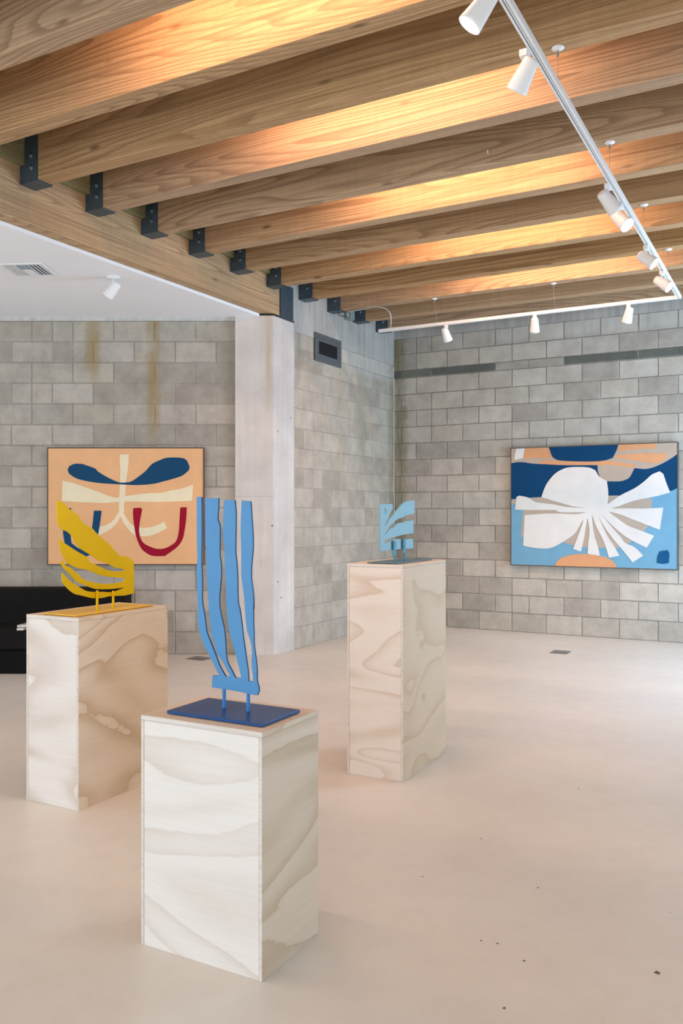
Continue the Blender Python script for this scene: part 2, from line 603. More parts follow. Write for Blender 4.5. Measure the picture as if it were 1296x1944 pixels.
M_floor, nt, b = newmat('polished_concrete_floor')
v = coords(nt, rand=False)
n1 = noise(nt, v, 0.9, 5.0, 0.62, 0.3)
c = ramp(nt, n1, [(0.25, (0.625, 0.580, 0.525)), (0.75, (0.715, 0.680, 0.625))])
n2 = noise(nt, v, 210.0, 2.0, 0.7)
c = mix(nt, 1.0, c, ramp(nt, n2, [(0.25, 0.90), (0.5, 1.0), (0.75, 1.06)]), 'MULTIPLY')
n3 = noise(nt, v, 6.0, 6.0, 0.7)
c = mix(nt, ramp(nt, n3, [(0.45, 0.0), (0.75, 0.30)]), c, (0.56, 0.50, 0.45))
vk = N(nt, 'ShaderNodeTexVoronoi')
vk.inputs['Scale'].default_value = 4.0
nt.links.new(v, vk.inputs['Vector'])
vk2 = noise(nt, v, 2.3, 1.0)
pit = math_(nt, 'MULTIPLY', ramp(nt, vk.outputs['Distance'], [(0.018, 1.0), (0.034, 0.0)]),
            ramp(nt, vk2, [(0.50, 0.0), (0.56, 1.0)]))
c = mix(nt, math_(nt, 'MULTIPLY', pit, 0.7), c, (0.16, 0.13, 0.11))
nt.links.new(c, b.inputs['Base Color'])
nt.links.new(ramp(nt, n3, [(0.3, 0.30), (0.7, 0.42)]), b.inputs['Roughness'])
b.inputs['Specular IOR Level'].default_value = 0.45
bump(nt, math_(nt, 'ADD', n2, n3), b, 0.05, 0.001)

# ------------------------------------------------------------------ floor
plan = [PT(6.5, -0.25), PT(-0.3, -0.25), Vector((-6.5, 8.9, 0)), PT(-6.2, 13.3), PT(6.5, 13.3)]
fl = MB()
fl.prism([(p.x, p.y) for p in plan], -0.12, 0.0)
M_pit = plain('floor_pit', (0.13, 0.11, 0.10), 0.9)
for (px, py, r) in [(1.05, 2.65, .011), (1.40, 2.66, .004), (0.66, 2.72, .005), (0.60, 2.83, .004), (0.55, 2.85, .004),
                    (0.84, 3.25, .004), (0.42, 3.35, .004), (1.47, 3.19, .006), (0.54, 2.46, .005), (1.35, 4.42, .006),
                    (0.72, 3.74, .004), (1.25, 3.05, .003), (-0.62, 3.55, .007)]:
    pts = []
    for i in range(9):
        t = 2 * math.pi * i / 9
        q = r * random.uniform(.6, 1.25)
        pts.append((px + q * math.cos(t), py + q * math.sin(t) * 1.2, 0.0006))
    fl.add(pts, [tuple(range(9))], 1)
struct(fl.build('floor', [M_floor, M_pit]))


# ------------------------------------------------------------------ block walls
def block_wall(name, length, x_sign, phase, rows, mats, loc, rz, thick=0.2, relief=0.004, joint=0.011,
               top=4.04, concrete_from=None, spread=0.15, jitter=0.0018, x_start=0.0, extra=()):
    """local x along the wall, front face at y = 0 looking to -y"""
    mb = MB()
    tone, warm = [], []

    def note(n, t, wv):
        tone.extend([t] * n)
        warm.extend([wv] * n)
    xa, xb = sorted((x_start * x_sign, length * x_sign))
    mb.box(xa, xb, relief, thick, 0.0, concrete_from or top, 0)
    note(6, 0.5, 0.3)
    for (z0, z1, off, tb) in rows:
        x = phase + off
        lip = relief - 0.0006
        while x > x_start:
            x -= 0.4064
        while x < length:
            xs, xe = max(x, x_start), min(x + 0.4064, length)
            cuts = [(xs, xe)]
            if random.random() < 0.07 and xe - xs > 0.35:
                mid = (xs + xe) / 2
                cuts = [(xs, mid), (mid, xe)]
            for (p, q) in cuts:
                if q - p < 0.03:
                    continue
                j = joint / 2
                A, B_ = p + j, q - j
                if x_sign < 0:
                    A, B_ = -(q - j), -(p + j)
                r = lambda: random.uniform(-jitter, jitter)
                zz0, zz1 = z0 + j, z1 - j
                c = 0.0035
                f = [(A + r(), 0, zz0 + r()), (B_ + r(), 0, zz0 + r()), (B_ + r(), 0, zz1 + r()), (A + r(), 0, zz1 + r())]
                inner = [(f[0][0] + c, 0, f[0][2] + c), (f[1][0] - c, 0, f[1][2] + c), (f[2][0] - c, 0, f[2][2] - c),
                         (f[3][0] + c, 0, f[3][2] - c)]
                dy = random.uniform(-0.0008, 0.0008)
                vs = [(u[0], dy, u[2]) for u in inner] + [(u[0], relief + 0.0002, u[2]) for u in f]
                dark_block = tb < -0.5 and (abs(p - 1.6) > 0.9 or random.random() < 0.3) and len(mats) > 3
                mb.add(vs, [(0, 1, 2, 3), (4, 5, 1, 0), (5, 6, 2, 1), (6, 7, 3, 2), (7, 4, 0, 3)], 3 if dark_block else 1)
                if random.random() < 0.30:
                    wj = random.uniform(0.003, 0.008)
                    xq = -p if x_sign < 0 else p
                    zt_ = zz0 + random.uniform(0, 0.06)
                    mb.add([(xq - wj, lip, zt_), (xq + wj * .7, lip, zt_), (xq + wj, lip, zz1), (xq - wj * .6, lip, zz1)], [(0, 1, 2, 3)], 0)
                    note(1, 0.0, 0.0)
                t = min(1, max(0, random.gauss(0.5 + tb, spread)))
                note(5, t, random.random() ** 2)
            x += 0.4064
    if concrete_from is not None:
        mb.box(xa, xb, -0.004, thick, concrete_from, top, 2)
        note(6, 0.5, 0)
    for (x0, x1, y0, y1, z0, z1, mi) in extra:
        mb.box(x0, x1, y0, y1, z0, z1, mi)
        note(6, 0.5, 0)
    return struct(mb.build(name, mats, loc=loc, rz=rz, attrs={'tone': tone, 'warmth': warm}))


PITCH = 0.206
rows_std = [(0.0, 0.2215, 0.2032, -0.05)] + [(0.2215 + PITCH * i, 0.2215 + PITCH * (i + 1), 0.2032 if i % 2 else 0.0, 0.0)
                                             for i in range(14)]
# left wall: row 3.1055-3.3115 carries joints at the phase
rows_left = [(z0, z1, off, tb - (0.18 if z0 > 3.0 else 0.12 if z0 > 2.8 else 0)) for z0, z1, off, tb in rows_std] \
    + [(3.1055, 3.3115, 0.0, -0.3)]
# shift so that x runs from the left end of the wall: world x = -6.3 + local x
LW0 = -6.3
ph = (-2.7975 - LW0) % 0.4064
M_bl = [M_mortar_left, M_block_left, M_slab]


def left_wall():
    mb = MB()
    tone, warm = [], []
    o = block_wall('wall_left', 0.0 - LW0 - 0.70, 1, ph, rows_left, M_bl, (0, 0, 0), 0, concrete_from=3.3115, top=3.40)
    for v_ in o.data.vertices:
        v_.co.x += LW0
    o.location = (0, 8.611, 0)
    return o


left_wall()

rows_right = []
for (z0, z1, off, tb) in rows_std[:-0 or None]:
    rows_right.append((z0, z1, off, tb))
rows_right = [(0.0, 0.2215, 0.0, -0.15)]
for i in range(14):
    z0 = 0.2215 + PITCH * i
    rows_right.append((z0, z0 + PITCH, 0.0 if i % 2 else 0.2032, 0.0))
rows_right += [(3.1055, 3.205, 0.2032, -0.55), (3.205, 3.408, 0.0, -0.12), (3.408, 3.605, 0.2032, -0.3)]
block_wall('wall_right', 6.5, 1, 0.3067, rows_right, [M_mortar_right, M_block_right, M_conc, M_block_dark], (CX, CY, 0), TR,
           concrete_from=3.605, x_start=0.0, spread=0.12, relief=0.003)

rows_mid = [(0.0, 0.2215, 0.0, -0.05)]
for i in range(15):
    z0 = 0.2215 + PITCH * i
    rows_mid.append((z0, min(z0 + PITCH, 3.27), 0.2032 if i % 2 else 0.0, 0.05))
block_wall('wall_return', 2.444, -1, 0.4197, rows_mid, [M_mortar_mid, M_block_mid, M_conc], (CX, CY, 0), TM,
           relief=0.002, joint=0.008, concrete_from=3.27, spread=0.09,
           extra=[(-2.70, -2.444, -0.003, 0.2, 3.375, 4.04, 2)])

# cast concrete column at the end of the return wall
cm = MB()
c1 = PT(-0.0, 2.841)
c2 = PT(0.0, 2.444)
c3 = PT(-0.2, 2.444)
cm.prism([(-0.775, 8.565), (c1.x, c1.y), (c2.x, c2.y), (c3.x, c3.y), (-0.775, 8.80)], 0.0, 3.354)
cm.box(-0.775, -0.402, 8.5645, 8.566, 1.568, 1.5705, 1)
col = cm.build('wall_column', [M_conc_col, M_joint], bevel=0.006)
struct(col)
# sealant in the inside corner
tb_ = MB()
q = PT(0.004, 0.004)
tb_.tube((q.x, q.y, 0.0), (q.x, q.y, 3.1), 0.007, seg=8)
struct(tb_.build('trim_1', plain('cream_sealant', (0.55, 0.50, 0.42), 0.7)))

# ------------------------------------------------------------------ ceilings
cl = MB()
pl = [PT(-0.12, 2.60), Vector((-0.5, 8.65, 0)), Vector((-6.4, 8.65, 0)), PT(-5.95, 13.1), PT(-0.12, 13.1)]
cl.prism([(p.x, p.y) for p in pl], 3.347, 3.374)
struct(cl.build('ceiling', M_white))
dk = MB()
pl = [PT(6.45, -0.15), PT(-0.25, -0.15), PT(-0.25, 13.2), PT(6.45, 13.2)]
dk.prism([(p.x, p.y) for p in pl], 4.04, 4.09)
struct(dk.build('ceiling_deck', M_deck))


# ------------------------------------------------------------------ walls with windows (behind and beside the view)
def window_wall(name, origin, rz, length, height, openings, n0):
    mb = MB()
    x = 0.0
    for (a0, a1, z0, z1) in openings:
        mb.box(x, a0, 0, 0.18, 0, height)
        mb.box(a0, a1, 0, 0.18, 0, z0)
        mb.box(a0, a1, 0, 0.18, z1, height)
        x = a1
    mb.box(x, length, 0, 0.18, 0, height)
    struct(mb.build(name, M_wallwhite, loc=origin, rz=rz))
    for i, (a0, a1, z0, z1) in enumerate(openings):
        wn_ = 'window_%d' % (n0 + i)
        e = thing(wn_, Vector(origin) + Matrix.Rotation(rz, 3, 'Z') @ Vector(((a0 + a1) / 2, 0.09, z0)), rz)
        e['kind'] = 'structure'
        W, H, t = (a1 - a0) / 2, z1 - z0, 0.05
        f = MB()
        f.box(-W, W, -0.03, 0.03, 0, t)
        f.box(-W, W, -0.03, 0.03, H - t, H)
        f.box(-W, -W + t, -0.03, 0.03, t, H - t)
        f.box(W - t, W, -0.03, 0.03, t, H - t)
        f.box(-t / 2, t / 2, -0.03, 0.03, t, H - t)
        f.build('window_frame', M_winframe, e)
        g = MB()
        g.box(-W + t, -t / 2, -0.004, 0.004, t, H - t)
        g.build('pane', M_glass, e)
        g = MB()
        g.box(t / 2, W - t, -0.004, 0.004, t, H - t)
        g.build('pane', M_glass, e)


# right wall along a = 6.4 : local x runs back towards the camera side
o = PT(6.4, 13.2)
window_wall('wall_side', (o.x, o.y, 0), TM, 13.3, 4.08,
            [(13.2 - 12.2, 13.2 - 9.6, 0.15, 2.9), (13.2 - 8.2, 13.2 - 5.6, 0.15, 2.9), (13.2 - 3.3, 13.2 - 0.7, 0.15, 2.9)], 1)
# wall behind the camera along b = 13.05
o = PT(6.5, 13.05)
window_wall('wall_behind', (o.x, o.y, 0), TR + math.pi, 12.5, 4.08,
            [(0.4, 3.0, 0.25, 2.9), (3.3, 5.9, 0.25, 2.9), (6.2, 8.8, 0.25, 2.9), (9.1, 11.7, 0.25, 2.9)], 4)
A_, B2 = Vector((-6.30, 8.85, 0)), PT(-5.95, 13.05)
L_ = (B2 - A_).length
window_wall('wall_far_left', (B2.x, B2.y, 0), math.atan2((A_ - B2).y, (A_ - B2).x), L_, 3.4, [(L_ / 2 - 1.35, L_ / 2 + 1.35, 0.2, 2.85)], 8)  # unseen wall; its window is made up for the added ceiling fill

# ------------------------------------------------------------------ girder, ledger, joists
gm = MB()
gm.box(-13.1, -2.722, 0.0, 0.2, 3.375, 4.038)
g = gm.build('timber_girder', M_girder, loc=(CX, CY, 0), rz=TM, bevel=0.006)
tag(g, 'long brown timber girder running up to the concrete column and carrying the joists', 'beam')
lm = MB()
lm.box(-13.0, -2.75, -0.045, -0.001, 3.735, 4.036)
l_ = lm.build('ledger_board', M_ledger, loc=(CX, CY, 0), rz=TM, bevel=0.003)
tag(l_, 'greenish treated ledger board along the top of the timber girder, behind the joist hangers', 'board')
# steel plate and packing at the girder end
e = thing('steel_bracket', PT(0.0, 2.6, 3.36), TM, 'dark steel plate bolted to the concrete where the girder ends', 'bracket')
pm = MB()
pm.box(-0.118, 0.122, -0.012, -0.004, 0.004, 0.345)
pm.build('plate', M_steel, e, bevel=0.002)
for z_ in (0.10, 0.20, 0.30):
    pm = MB()
    pm.lathe([(0.014, 0), (0.014, 0.006), (0.010, 0.010)], (0.03, -0.0125, z_), (0, -1, 0), 12)
    pm.build('bolt', M_bolt_dark, e)
sm_ = MB()
p1, p2, p3 = PT(0, 2.841), PT(0, 2.74), PT(-0.19, 2.74)
sm_.prism([(-0.66, 8.567), (p1.x, p1.y + .002), (p2.x - .003, p2.y), (p3.x, p3.y)], 3.3545, 3.3745)
tag(sm_.build('bearing_pad', M_black), 'black bearing pad packed between the column top and the girder', 'pad')

JLAB = {
    0: 'timber ceiling joist nearest the rear right block wall, last in the row',
    1: 'timber ceiling joist second from the rear right block wall',
    2: 'timber joist third from the rear right block wall, with the short track hung from it',
    3: 'timber joist fourth from the rear right block wall, carrying a track canopy',
    4: 'warmly lit timber joist fifth from the rear wall, at the last hanger on the girder',
    5: 'timber joist sixth from the rear wall, carrying the third track canopy, in shade',
    6: 'warmly lit timber joist fourth hanger along the girder, seventh from the rear wall',
    7: 'shaded timber joist with the second nearest track canopy under its right end',
    8: 'warmly lit timber joist in the middle of the ceiling, second hanger visible on the girder',
    9: 'shaded timber joist at the first visible hanger, nearest track canopy beneath it',
    10: 'brightly lit orange timber joist across the upper left, ends at the left photo edge',
    11: 'weathered timber joist filling the top left corner of the view',
    12: 'timber joist overhead nearest the camera, just beyond the top left corner',
}
joist0 = None
for k in range(0, 13):
    bk = JB0 + JS * k
    mb = MB()
    mb.box(0, 6.33, 0, JW, 0, JH)
    P0 = PT(0.056 if k > 3 else 0.012, bk, JZ)
    jo = mb.build('ceiling_joist', M_joist, loc=P0, rz=TR, bevel=0.005)
    tag(jo, JLAB.get(k, 'timber joist overhead above the camera'), 'joist', 'timber ceiling joists')


def hanger(k):
    bk = JB0 + JS * k
    lab = ['dark steel joist hanger nearest the inside corner, end of the row',
           'dark steel joist hanger beside the small grey junction box',
           'dark steel hanger on the concrete, third from the inside corner',
           'dark steel hanger on the concrete directly right of the girder end plate',
           'dark steel hanger at the very end of the girder, above the end plate',
           'dark steel hanger on the girder, second from its end',
           'dark steel hanger on the girder, third from its end',
           'dark steel hanger on the girder, third counted from the left photo edge',
           'dark steel hanger on the girder, second from the left photo edge',
           'large dark steel hanger at the left photo edge, nearest in view'][k]
    e = thing('joist_hanger', PT(0, bk, JZ), TR, lab, 'joist hanger', 'joist hangers along girder and wall')
    t = 0.006
    for side in (0, 1):
        y0 = -t - 0.001 if side == 0 else JW + 0.001
        m_ = MB()
        if k > 3:
            out = [(0.002, -0.003), (0.166, -0.003), (0.166, 0.36), (0.050, 0.36), (0.050, 0.108), (0.002, 0.108)]
        else:
            out = [(0.002, -0.003), (0.166, -0.003), (0.166, 0.21), (0.002, 0.21)]
        n = len(out)
        vs = [(x, y0, z) for x, z in out] + [(x, y0 + t, z) for x, z in out]
        m_.add(vs, [tuple(range(n)), tuple(reversed(range(n, 2 * n)))] + [(i, i + n, (i + 1) % n + n, (i + 1) % n) for i in range(n)])
        m_.build('side_plate', M_steel, e)
        if side == 0:
            zs = (0.085, 0.165) if k > 3 else (0.10,)
            for z_ in zs:
                b_ = MB()
                x_ = 0.105 if k > 3 else 0.10
                b_.lathe([(0.021, 0), (0.021, 0.003), (0.012, 0.0032), (0.012, 0.012), (0.009, 0.014)], (x_, y0, z_), (0, -1, 0), 14)
                b_.build('bolt', M_bolt, e)
    m_ = MB()
    m_.box(0.002, 0.166, -t - 0.001, JW + t + 0.001, -0.0095, -0.0035)
    m_.build('seat_plate', M_steel, e)
    return e


for k in range(10):
    hanger(k)

# ------------------------------------------------------------------ track lighting
TA, TB, TZ = 3.566, 1.615, 3.35
tr = thing('lighting_track', PT(TA, TB, TZ), TR, 'white L-shaped lighting track hung on cables below the joists', 'lighting track')


def rail(x0, x1, y0, y1, along):
    m_ = MB()
    if along == 'x':
        m_.box(x0, x1, y0, y0 + .008, 0, .03)
        m_.box(x0, x1, y1 - .012, y1, 0, .03)
        m_.box(x0, x1, y0 + .008, y1 - .012, .024, .03)
        m_.box(x0, x1, y0 + .014, y1 - .016, .002, .012)
    else:
        m_.box(x0, x0 + .008, y0, y1, 0, .03)
        m_.box(x1 - .012, x1, y0, y1, 0, .03)
        m_.box(x0 + .008, x1 - .012, y0, y1, .024, .03)
        m_.box(x0 + .014, x1 - .016, y0, y1, .002, .012)
    m_.build('track_rail', M_lampwhite, tr)
    s_ = MB()
    if along == 'x':
        s_.box(x0 + .002, x1 - .002, y0 + .0085, y1 - .0125, .013, .022)
    else:
        s_.box(x0 + .0085, x1 - .0125, y0 + .002, y1 - .002, .013, .022)
    s_.build('track_slot', M_slot, tr)


rail(-0.0175, 0.0175, -7.6, 0.0175, 'y')
rail(-2.99, -0.0175, -0.0175, 0.0175, 'x')
m_ = MB()
m_.box(-3.0, -2.99, -0.018, 0.018, -0.0005, 0.0305)
m_.build('end_cap', M_lampwhite, tr)


def canopy(a, b, wz, label):
    e = thing('track_suspension', PT(a, b, JZ), 0, label, 'suspension cable', 'cables holding the lighting track')
    m_ = MB()
    m_.lathe([(0.030, 0), (0.030, -0.004), (0.012, -0.013), (0.008, -0.014)], (0, 0, -0.001), (0, 0, 1), 28)
    m_.build('canopy', M_lampwhite, e)
    m_ = MB()
    m_.lathe([(0.006, 0), (0.006, -0.026)], (0, 0, -0.015), (0, 0, 1), 12)
    m_.build('cable_grip', M_cable, e)
    d_ = Vector((PT(a, wz[1], 0) - PT(a, b, 0)).to_tuple())
    m_ = MB()
    m_.tube((0, 0, -0.038), (d_.x, d_.y, TZ + .03 - JZ), 0.0011, seg=8)
    m_.build('cable', M_cable, e)


for k, lab in ((9, 'cable and round white canopy nearest the camera on the long track'),
               (7, 'second nearest canopy and cable above the long track'),
               (5, 'third canopy and cable above the long track, over the lit lamp'),
               (3, 'farthest canopy and cable on the long track, near the right photo edge')):
    canopy(TA, JB0 + JS * k - JW / 2, (0, JB0 + JS * k - JW / 2), lab)
canopy(1.23, 1.685, (0, TB), 'canopy and cable over the left part of the short track by the rear wall')
canopy(2.45, 1.685, (0, TB), 'canopy and cable over the middle of the short track by the rear wall')


def spot(a, b, aim, label, group='white track spotlights', energy=SPOT_P, base=None, drop=0.052):
    if base is None:
        base = PT(a, b, TZ)
    e = thing('track_spotlight' if group else 'ceiling_spotlight', base, TR, label, 'spotlight', group)
    R_ = Matrix.Rotation(-TR, 3, 'Z')
    ax = (R_ @ Vector(aim)).normalized()
    m_ = MB()
    if group:
        m_.box(-0.0165, 0.0165, -0.0165 - .012 * (b > 2), 0.0165 + .012 * (b > 2), -0.030, -0.0006)
        m_.build('adapter', M_lampwhite, e, bevel=0.002)
        z0 = -0.031
    else:
        m_.lathe([(0.060, 0), (0.058, -0.006), (0.030, -0.016), (0.012, -0.018)], (0, 0, -0.001), (0, 0, 1), 32)
        m_.build('canopy', M_lampwhite, e)
        z0 = -0.020
    m_ = MB()
    m_.tube((0, 0, z0), (0, 0, z0 - drop), 0.0065, seg=12)
    m_.build('stem', M_lampwhite, e)
    piv = Vector((0, 0, z0 - drop - 0.012))
    h0 = piv - ax * 0.066
    m_ = MB()
    m_.lathe([(0.010, 0.0), (0.026, 0.0015), (0.0325, 0.008), (0.0335, 0.016), (0.046, 0.128), (0.0475, 0.140),
              (0.0455, 0.1405), (0.043, 0.134), (0.040, 0.118)], h0, ax, 36, caps=False)
    m_.add([h0 + (ax.to_track_quat('Z', 'Y') @ Vector((0.010 * math.cos(t), 0.010 * math.sin(t), 0)))
            for t in [2 * math.pi * i / 36 for i in range(36)]], [tuple(reversed(range(36)))])
    hd = m_.build('lamp_head', M_lampwhite, e)
    m_ = MB()
    m_.lathe([(0.0405, 0.0), (0.0405, 0.004)], h0 + ax * 0.122, ax, 36)
    m_.build('lens', M_lens, hd)
    ld = bpy.data.lights.new('spot_beam', 'SPOT')
    ld.energy = energy
    ld.color = (1.0, 0.84, 0.66)
    ld.spot_size = math.radians(48)
    ld.spot_blend = 0.6
    ld.shadow_soft_size = 0.035
    lo = bpy.data.objects.new('spot_beam', ld)
    COL.objects.link(lo)
    lo.location = h0 + ax * 0.145
    lo.rotation_euler = ax.to_track_quat('-Z', 'Y').to_euler()
    lo.parent = e
    return e


spot(TA, 7.03, (-.55, .1, -.75), 'white track spotlight cut by the top photo edge')
spot(TA, 6.48, (-.42, .55, -.85), 'largest white spotlight near the top of the long track, lens hidden')
spot(TA, 4.77, (.70, .30, -.62), 'white spotlight with hidden lens, just behind the glowing one')
spot(TA, 4.39, (.34, -.50, -.60), 'white spotlight with its round glowing lens facing the camera')
spot(TA, 3.41, (.62, -.42, -.60), 'white spotlight with narrow glowing lens, second from the track corner')
spot(TA, 2.65, (.56, -.48, -.55), 'white spotlight with glowing lens nearest the track corner on the long arm')
spot(3.127, TB, (-.05, .45, -.85), 'white spotlight right of the two hanging above the rear painting')
spot(2.25, TB, (.10, .40, -.85), 'white spotlight in the middle of the short track')
spot(1.33, TB, (.32, .35, -.75), 'white spotlight at the left of the short track, above the return corner')
spot(0, 0, (-.62, .22, -.66), 'small white spotlight on the white ceiling at the left', None, SPOT_P * 0.8,
     Vector((-1.650, 7.140, 3.347)), 0.07)

# junction box and conduit at the corner hangers
e = thing('junction_box', PT(0.0, 1.30, 3.60), TR, 'small grey-green electrical box on the concrete left of a joist hanger', 'electrical box')
m_ = MB()
m_.box(0.0065, 0.085, -0.055, 0.055, 0.0, 0.10)
m_.build('box', M_jbox, e, bevel=0.004)
m_ = MB()
m_.box(0.0, 0.025, -0.0015, 0, 0.0, 0.05)
m_.build('label_plate', M_boxlabel, e, loc=(0.04, -0.0565, 0.02))
P = [PT(0.19, 1.635, 3.609), PT(0.35, 1.66, 3.609), PT(0.62, 1.67, 3.603), PT(0.70, 1.65, 3.55), PT(0.71, 1.62, 3.45), PT(0.70, TB, TZ + .032)]
wire('conduit', P, 0.006, M_conduit, None, 'thin grey conduit curving down to the left end of the short track', 'conduit')
P = [PT(0.15, 1.78, 3.600), PT(0.12, 1.70, 3.588), PT(0.07, 1.50, 3.600), PT(0.05, 1.362, 3.63)]
wire('cable', P, 0.0035, M_black, None, 'short black cable running from a hanger to the grey electrical box', 'cable')
P0 = PT(2.84, JB0 + JS * 7 + 0.001, 3.70)
hk = MB()
hk.tube((0, 0, 0), (0, -0.02, -0.01), 0.004, seg=8)
hk.tube((0, -0.02, -0.01), (0.004, -0.022, -0.03), 0.004, seg=8)
tag(hk.build('screw_hook', M_lampwhite, loc=P0, rz=TR), 'tiny white screw hook on the side of a shaded joist', 'hook')

# ------------------------------------------------------------------ wall vent
e = thing('wall_vent', PT(0.0, 1.745, 3.035), TM, 'dark grey rectangular air grille high on the return wall', 'air vent')
W, H = 0.298, 0.303
m_ = MB()
for (x0, x1, z0, z1) in [(-W, W, 0, .045), (-W, W, H - .045, H), (-W, -W + .055, .045, H - .045), (W - .055, W, .045, H - .045)]:
    m_.box(x0, x1, -0.020, -0.005, z0, z1)
m_.build('frame', M_vent, e, bevel=0.003)
m_ = MB()
w2 = W - .055
for (x0, x1, z0, z1) in [(-w2, w2, .045, .082), (-w2, w2, H - .082, H - .045), (-w2, -w2 + .035, .082, H - .082),
                         (w2 - .035, w2, .082, H - .082)]:
    m_.box(x0, x1, -0.016, -0.005, z0, z1)
m_.build('bezel', M_vent, e, bevel=0.002)
m_ = MB()
w3 = w2 - .035
m_.box(-w3, w3, -0.0062, -0.005, .082, H - .082)
m_.build('grille_back', M_ventdark, e)
m_ = MB()
for i in range(15):
    x = -w3 + (i + 0.5) * 2 * w3 / 15
    m_.box(x - .003, x + .003, -0.014, -0.0065, .083, H - .083)
m_.build('louvre_bars', M_ventdark, e)

# ceiling register
e = thing('ceiling_vent', (-2.272, 6.915, 3.347), math.radians(-4.0), 'white three-way louvred air register in the white ceiling', 'air vent')
m_ = MB()
hx, hy = 0.175, 0.18
for (x0, x1, y0, y1) in [(-hx, hx, -hy, -hy + .028), (-hx, hx, hy - .028, hy), (-hx, -hx + .028, -hy + .028, hy - .028),
                         (hx - .028, hx, -hy + .028, hy - .028)]:
    m_.box(x0, x1, y0, y1, -0.010, -0.0008)
m_.build('frame', M_lampwhite, e, bevel=0.003)
m_ = MB()
m_.box(-hx + .028, hx - .028, -hy + .028, hy - .028, -0.0018, -0.0008)
m_.build('dark_backing', M_ventdark, e)  # flat near-black sheet, paints the shade inside the duct


def slat(x, side, c0):
    m_ = MB()
    m_.add([(x - c0, -hy + .03, -0.009), (x + c0, -hy + .03, -0.009 + side * .0), (x + c0, hy - .03, -0.009), (x - c0, hy - .03, -0.009),
            (x - c0 + side * .010, -hy + .03, -0.003), (x + c0 + side * .010, -hy + .03, -0.003),
            (x + c0 + side * .010, hy - .03, -0.003), (x - c0 + side * .010, hy - .03, -0.003)],
           [(0, 3, 2, 1), (4, 5, 6, 7), (0, 1, 5, 4), (1, 2, 6, 5), (2, 3, 7, 6), (3, 0, 4, 7)])
    m_.build('louvre', M_lampwhite, e)


for x in (-0.128, -0.104, -0.080, -0.056):
    slat(x, -0.4, 0.0085)
for x in (0.050, 0.080, 0.110, 0.138):
    slat(x, 0.0, 0.0035)
m_ = MB()
m_.box(-0.043, 0.034, -0.15, -0.02, -0.007, -0.0025)
m_.build('deflector', M_duct, e)
m_ = MB()
m_.box(-0.043, 0.034, -0.015, 0.15, -0.009, -0.0025)
m_.build('louvre', M_lampwhite, e)

# ------------------------------------------------------------------ floor plates
for (x, y, a, lab) in [(2.485, 8.735, TR, 'small grey floor plate near the rear right block wall'),
                       (-1.10, 8.36, TM, 'small grey floor plate at the foot of the left block wall')]:
    e = thing('floor_box', (x, y, 0), a, lab, 'floor outlet cover', 'floor outlet covers')
    m_ = MB()
    m_.box(-0.085, 0.085, -0.10, 0.10, 0.0006, 0.005)
    m_.build('cover_plate', M_plate, e, bevel=0.0015)
    m_ = MB()
    m_.box(-0.055, 0.055, -0.07, -0.004, 0.0055, 0.0068)
    m_.build('flap', M_plate, e)
    m_ = MB()
    m_.box(-0.055, 0.055, 0.004, 0.07, 0.0055, 0.0068)
    m_.build('flap', M_plate, e)

# ------------------------------------------------------------------ pedestals
M_edge = plywood('plywood_edge', (0.69, 0.65, 0.60), (0.36, 0.32, 0.29), (1, 1, 60), 4.0, 0.45)


def pedestal(u0, u1, v0, v1, hgt, label, mats):
    """mats: (face towards the window, face to the right, top)"""
    P0 = UU * ((u0 + u1) / 2) + VV * ((v0 + v1) / 2)
    rz = math.atan2(UU.y, UU.x)
    e = thing('plywood_pedestal', P0, rz, label, 'pedestal', 'plywood pedestals')
    W, D, t = (u1 - u0) / 2, (v1 - v0) / 2, 0.012

    def panel(nm, x0, x1, y0, y1, z0, z1, mt):
        m_ = MB()
        cx_, cy_ = (x0 + x1) / 2, (y0 + y1) / 2
        m_.box(x0 - cx_, x1 - cx_, y0 - cy_, y1 - cy_, 0, z1 - z0)
        if nm == 'side_panel':
            m_.m = [0, 0, 1, 0, 1, 0]
        if nm == 'top_panel':
            m_.m = [0, 0, 1, 2, 1, 2]
        return m_.build(nm, mt, e, loc=(cx_, cy_, z0), bevel=0.0008, bseg=1)
    z1 = hgt - 0.016
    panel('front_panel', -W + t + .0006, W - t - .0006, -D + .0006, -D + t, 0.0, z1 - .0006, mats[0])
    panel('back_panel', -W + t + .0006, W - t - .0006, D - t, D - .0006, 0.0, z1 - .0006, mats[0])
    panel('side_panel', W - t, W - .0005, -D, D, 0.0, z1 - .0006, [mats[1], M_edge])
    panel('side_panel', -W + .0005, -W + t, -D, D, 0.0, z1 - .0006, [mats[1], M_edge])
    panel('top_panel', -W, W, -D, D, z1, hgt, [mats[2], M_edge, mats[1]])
    return e


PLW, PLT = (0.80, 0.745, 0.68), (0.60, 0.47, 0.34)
PA = plywood('plywood_lit_a', (0.75, 0.72, 0.68), (0.52, 0.44, 0.36), (0.9, 0.9, 2.6), 5.5, 0.55, (3.1, 0, 1.7))  # paler window sides, tan right sides: daylight and shade painted into each pedestal's plywood
PB = plywood('plywood_shaded_a', (0.65, 0.555, 0.44), (0.44, 0.32, 0.20), (1.0, 0.9, 3.0), 6.0, 0.75, (1.1, 5.0, 0.3))
PC = plywood('plywood_lit_b', (0.74, 0.665, 0.60), (0.56, 0.42, 0.31), (0.8, 0.8, 3.6), 6.0, 0.8, (8.0, 2.0, 4.0))
PD = plywood('plywood_shaded_b', (0.56, 0.42, 0.285), (0.42, 0.285, 0.17), (1.3, 1.3, 1.8), 6.0, 0.8, (6.0, 1.0, 2.5))
PE = plywood('plywood_lit_c', (0.74, 0.70, 0.66), (0.52, 0.42, 0.34), (1.0, 1.0, 2.8), 6.0, 0.75, (2.0, 7.0, 9.1))
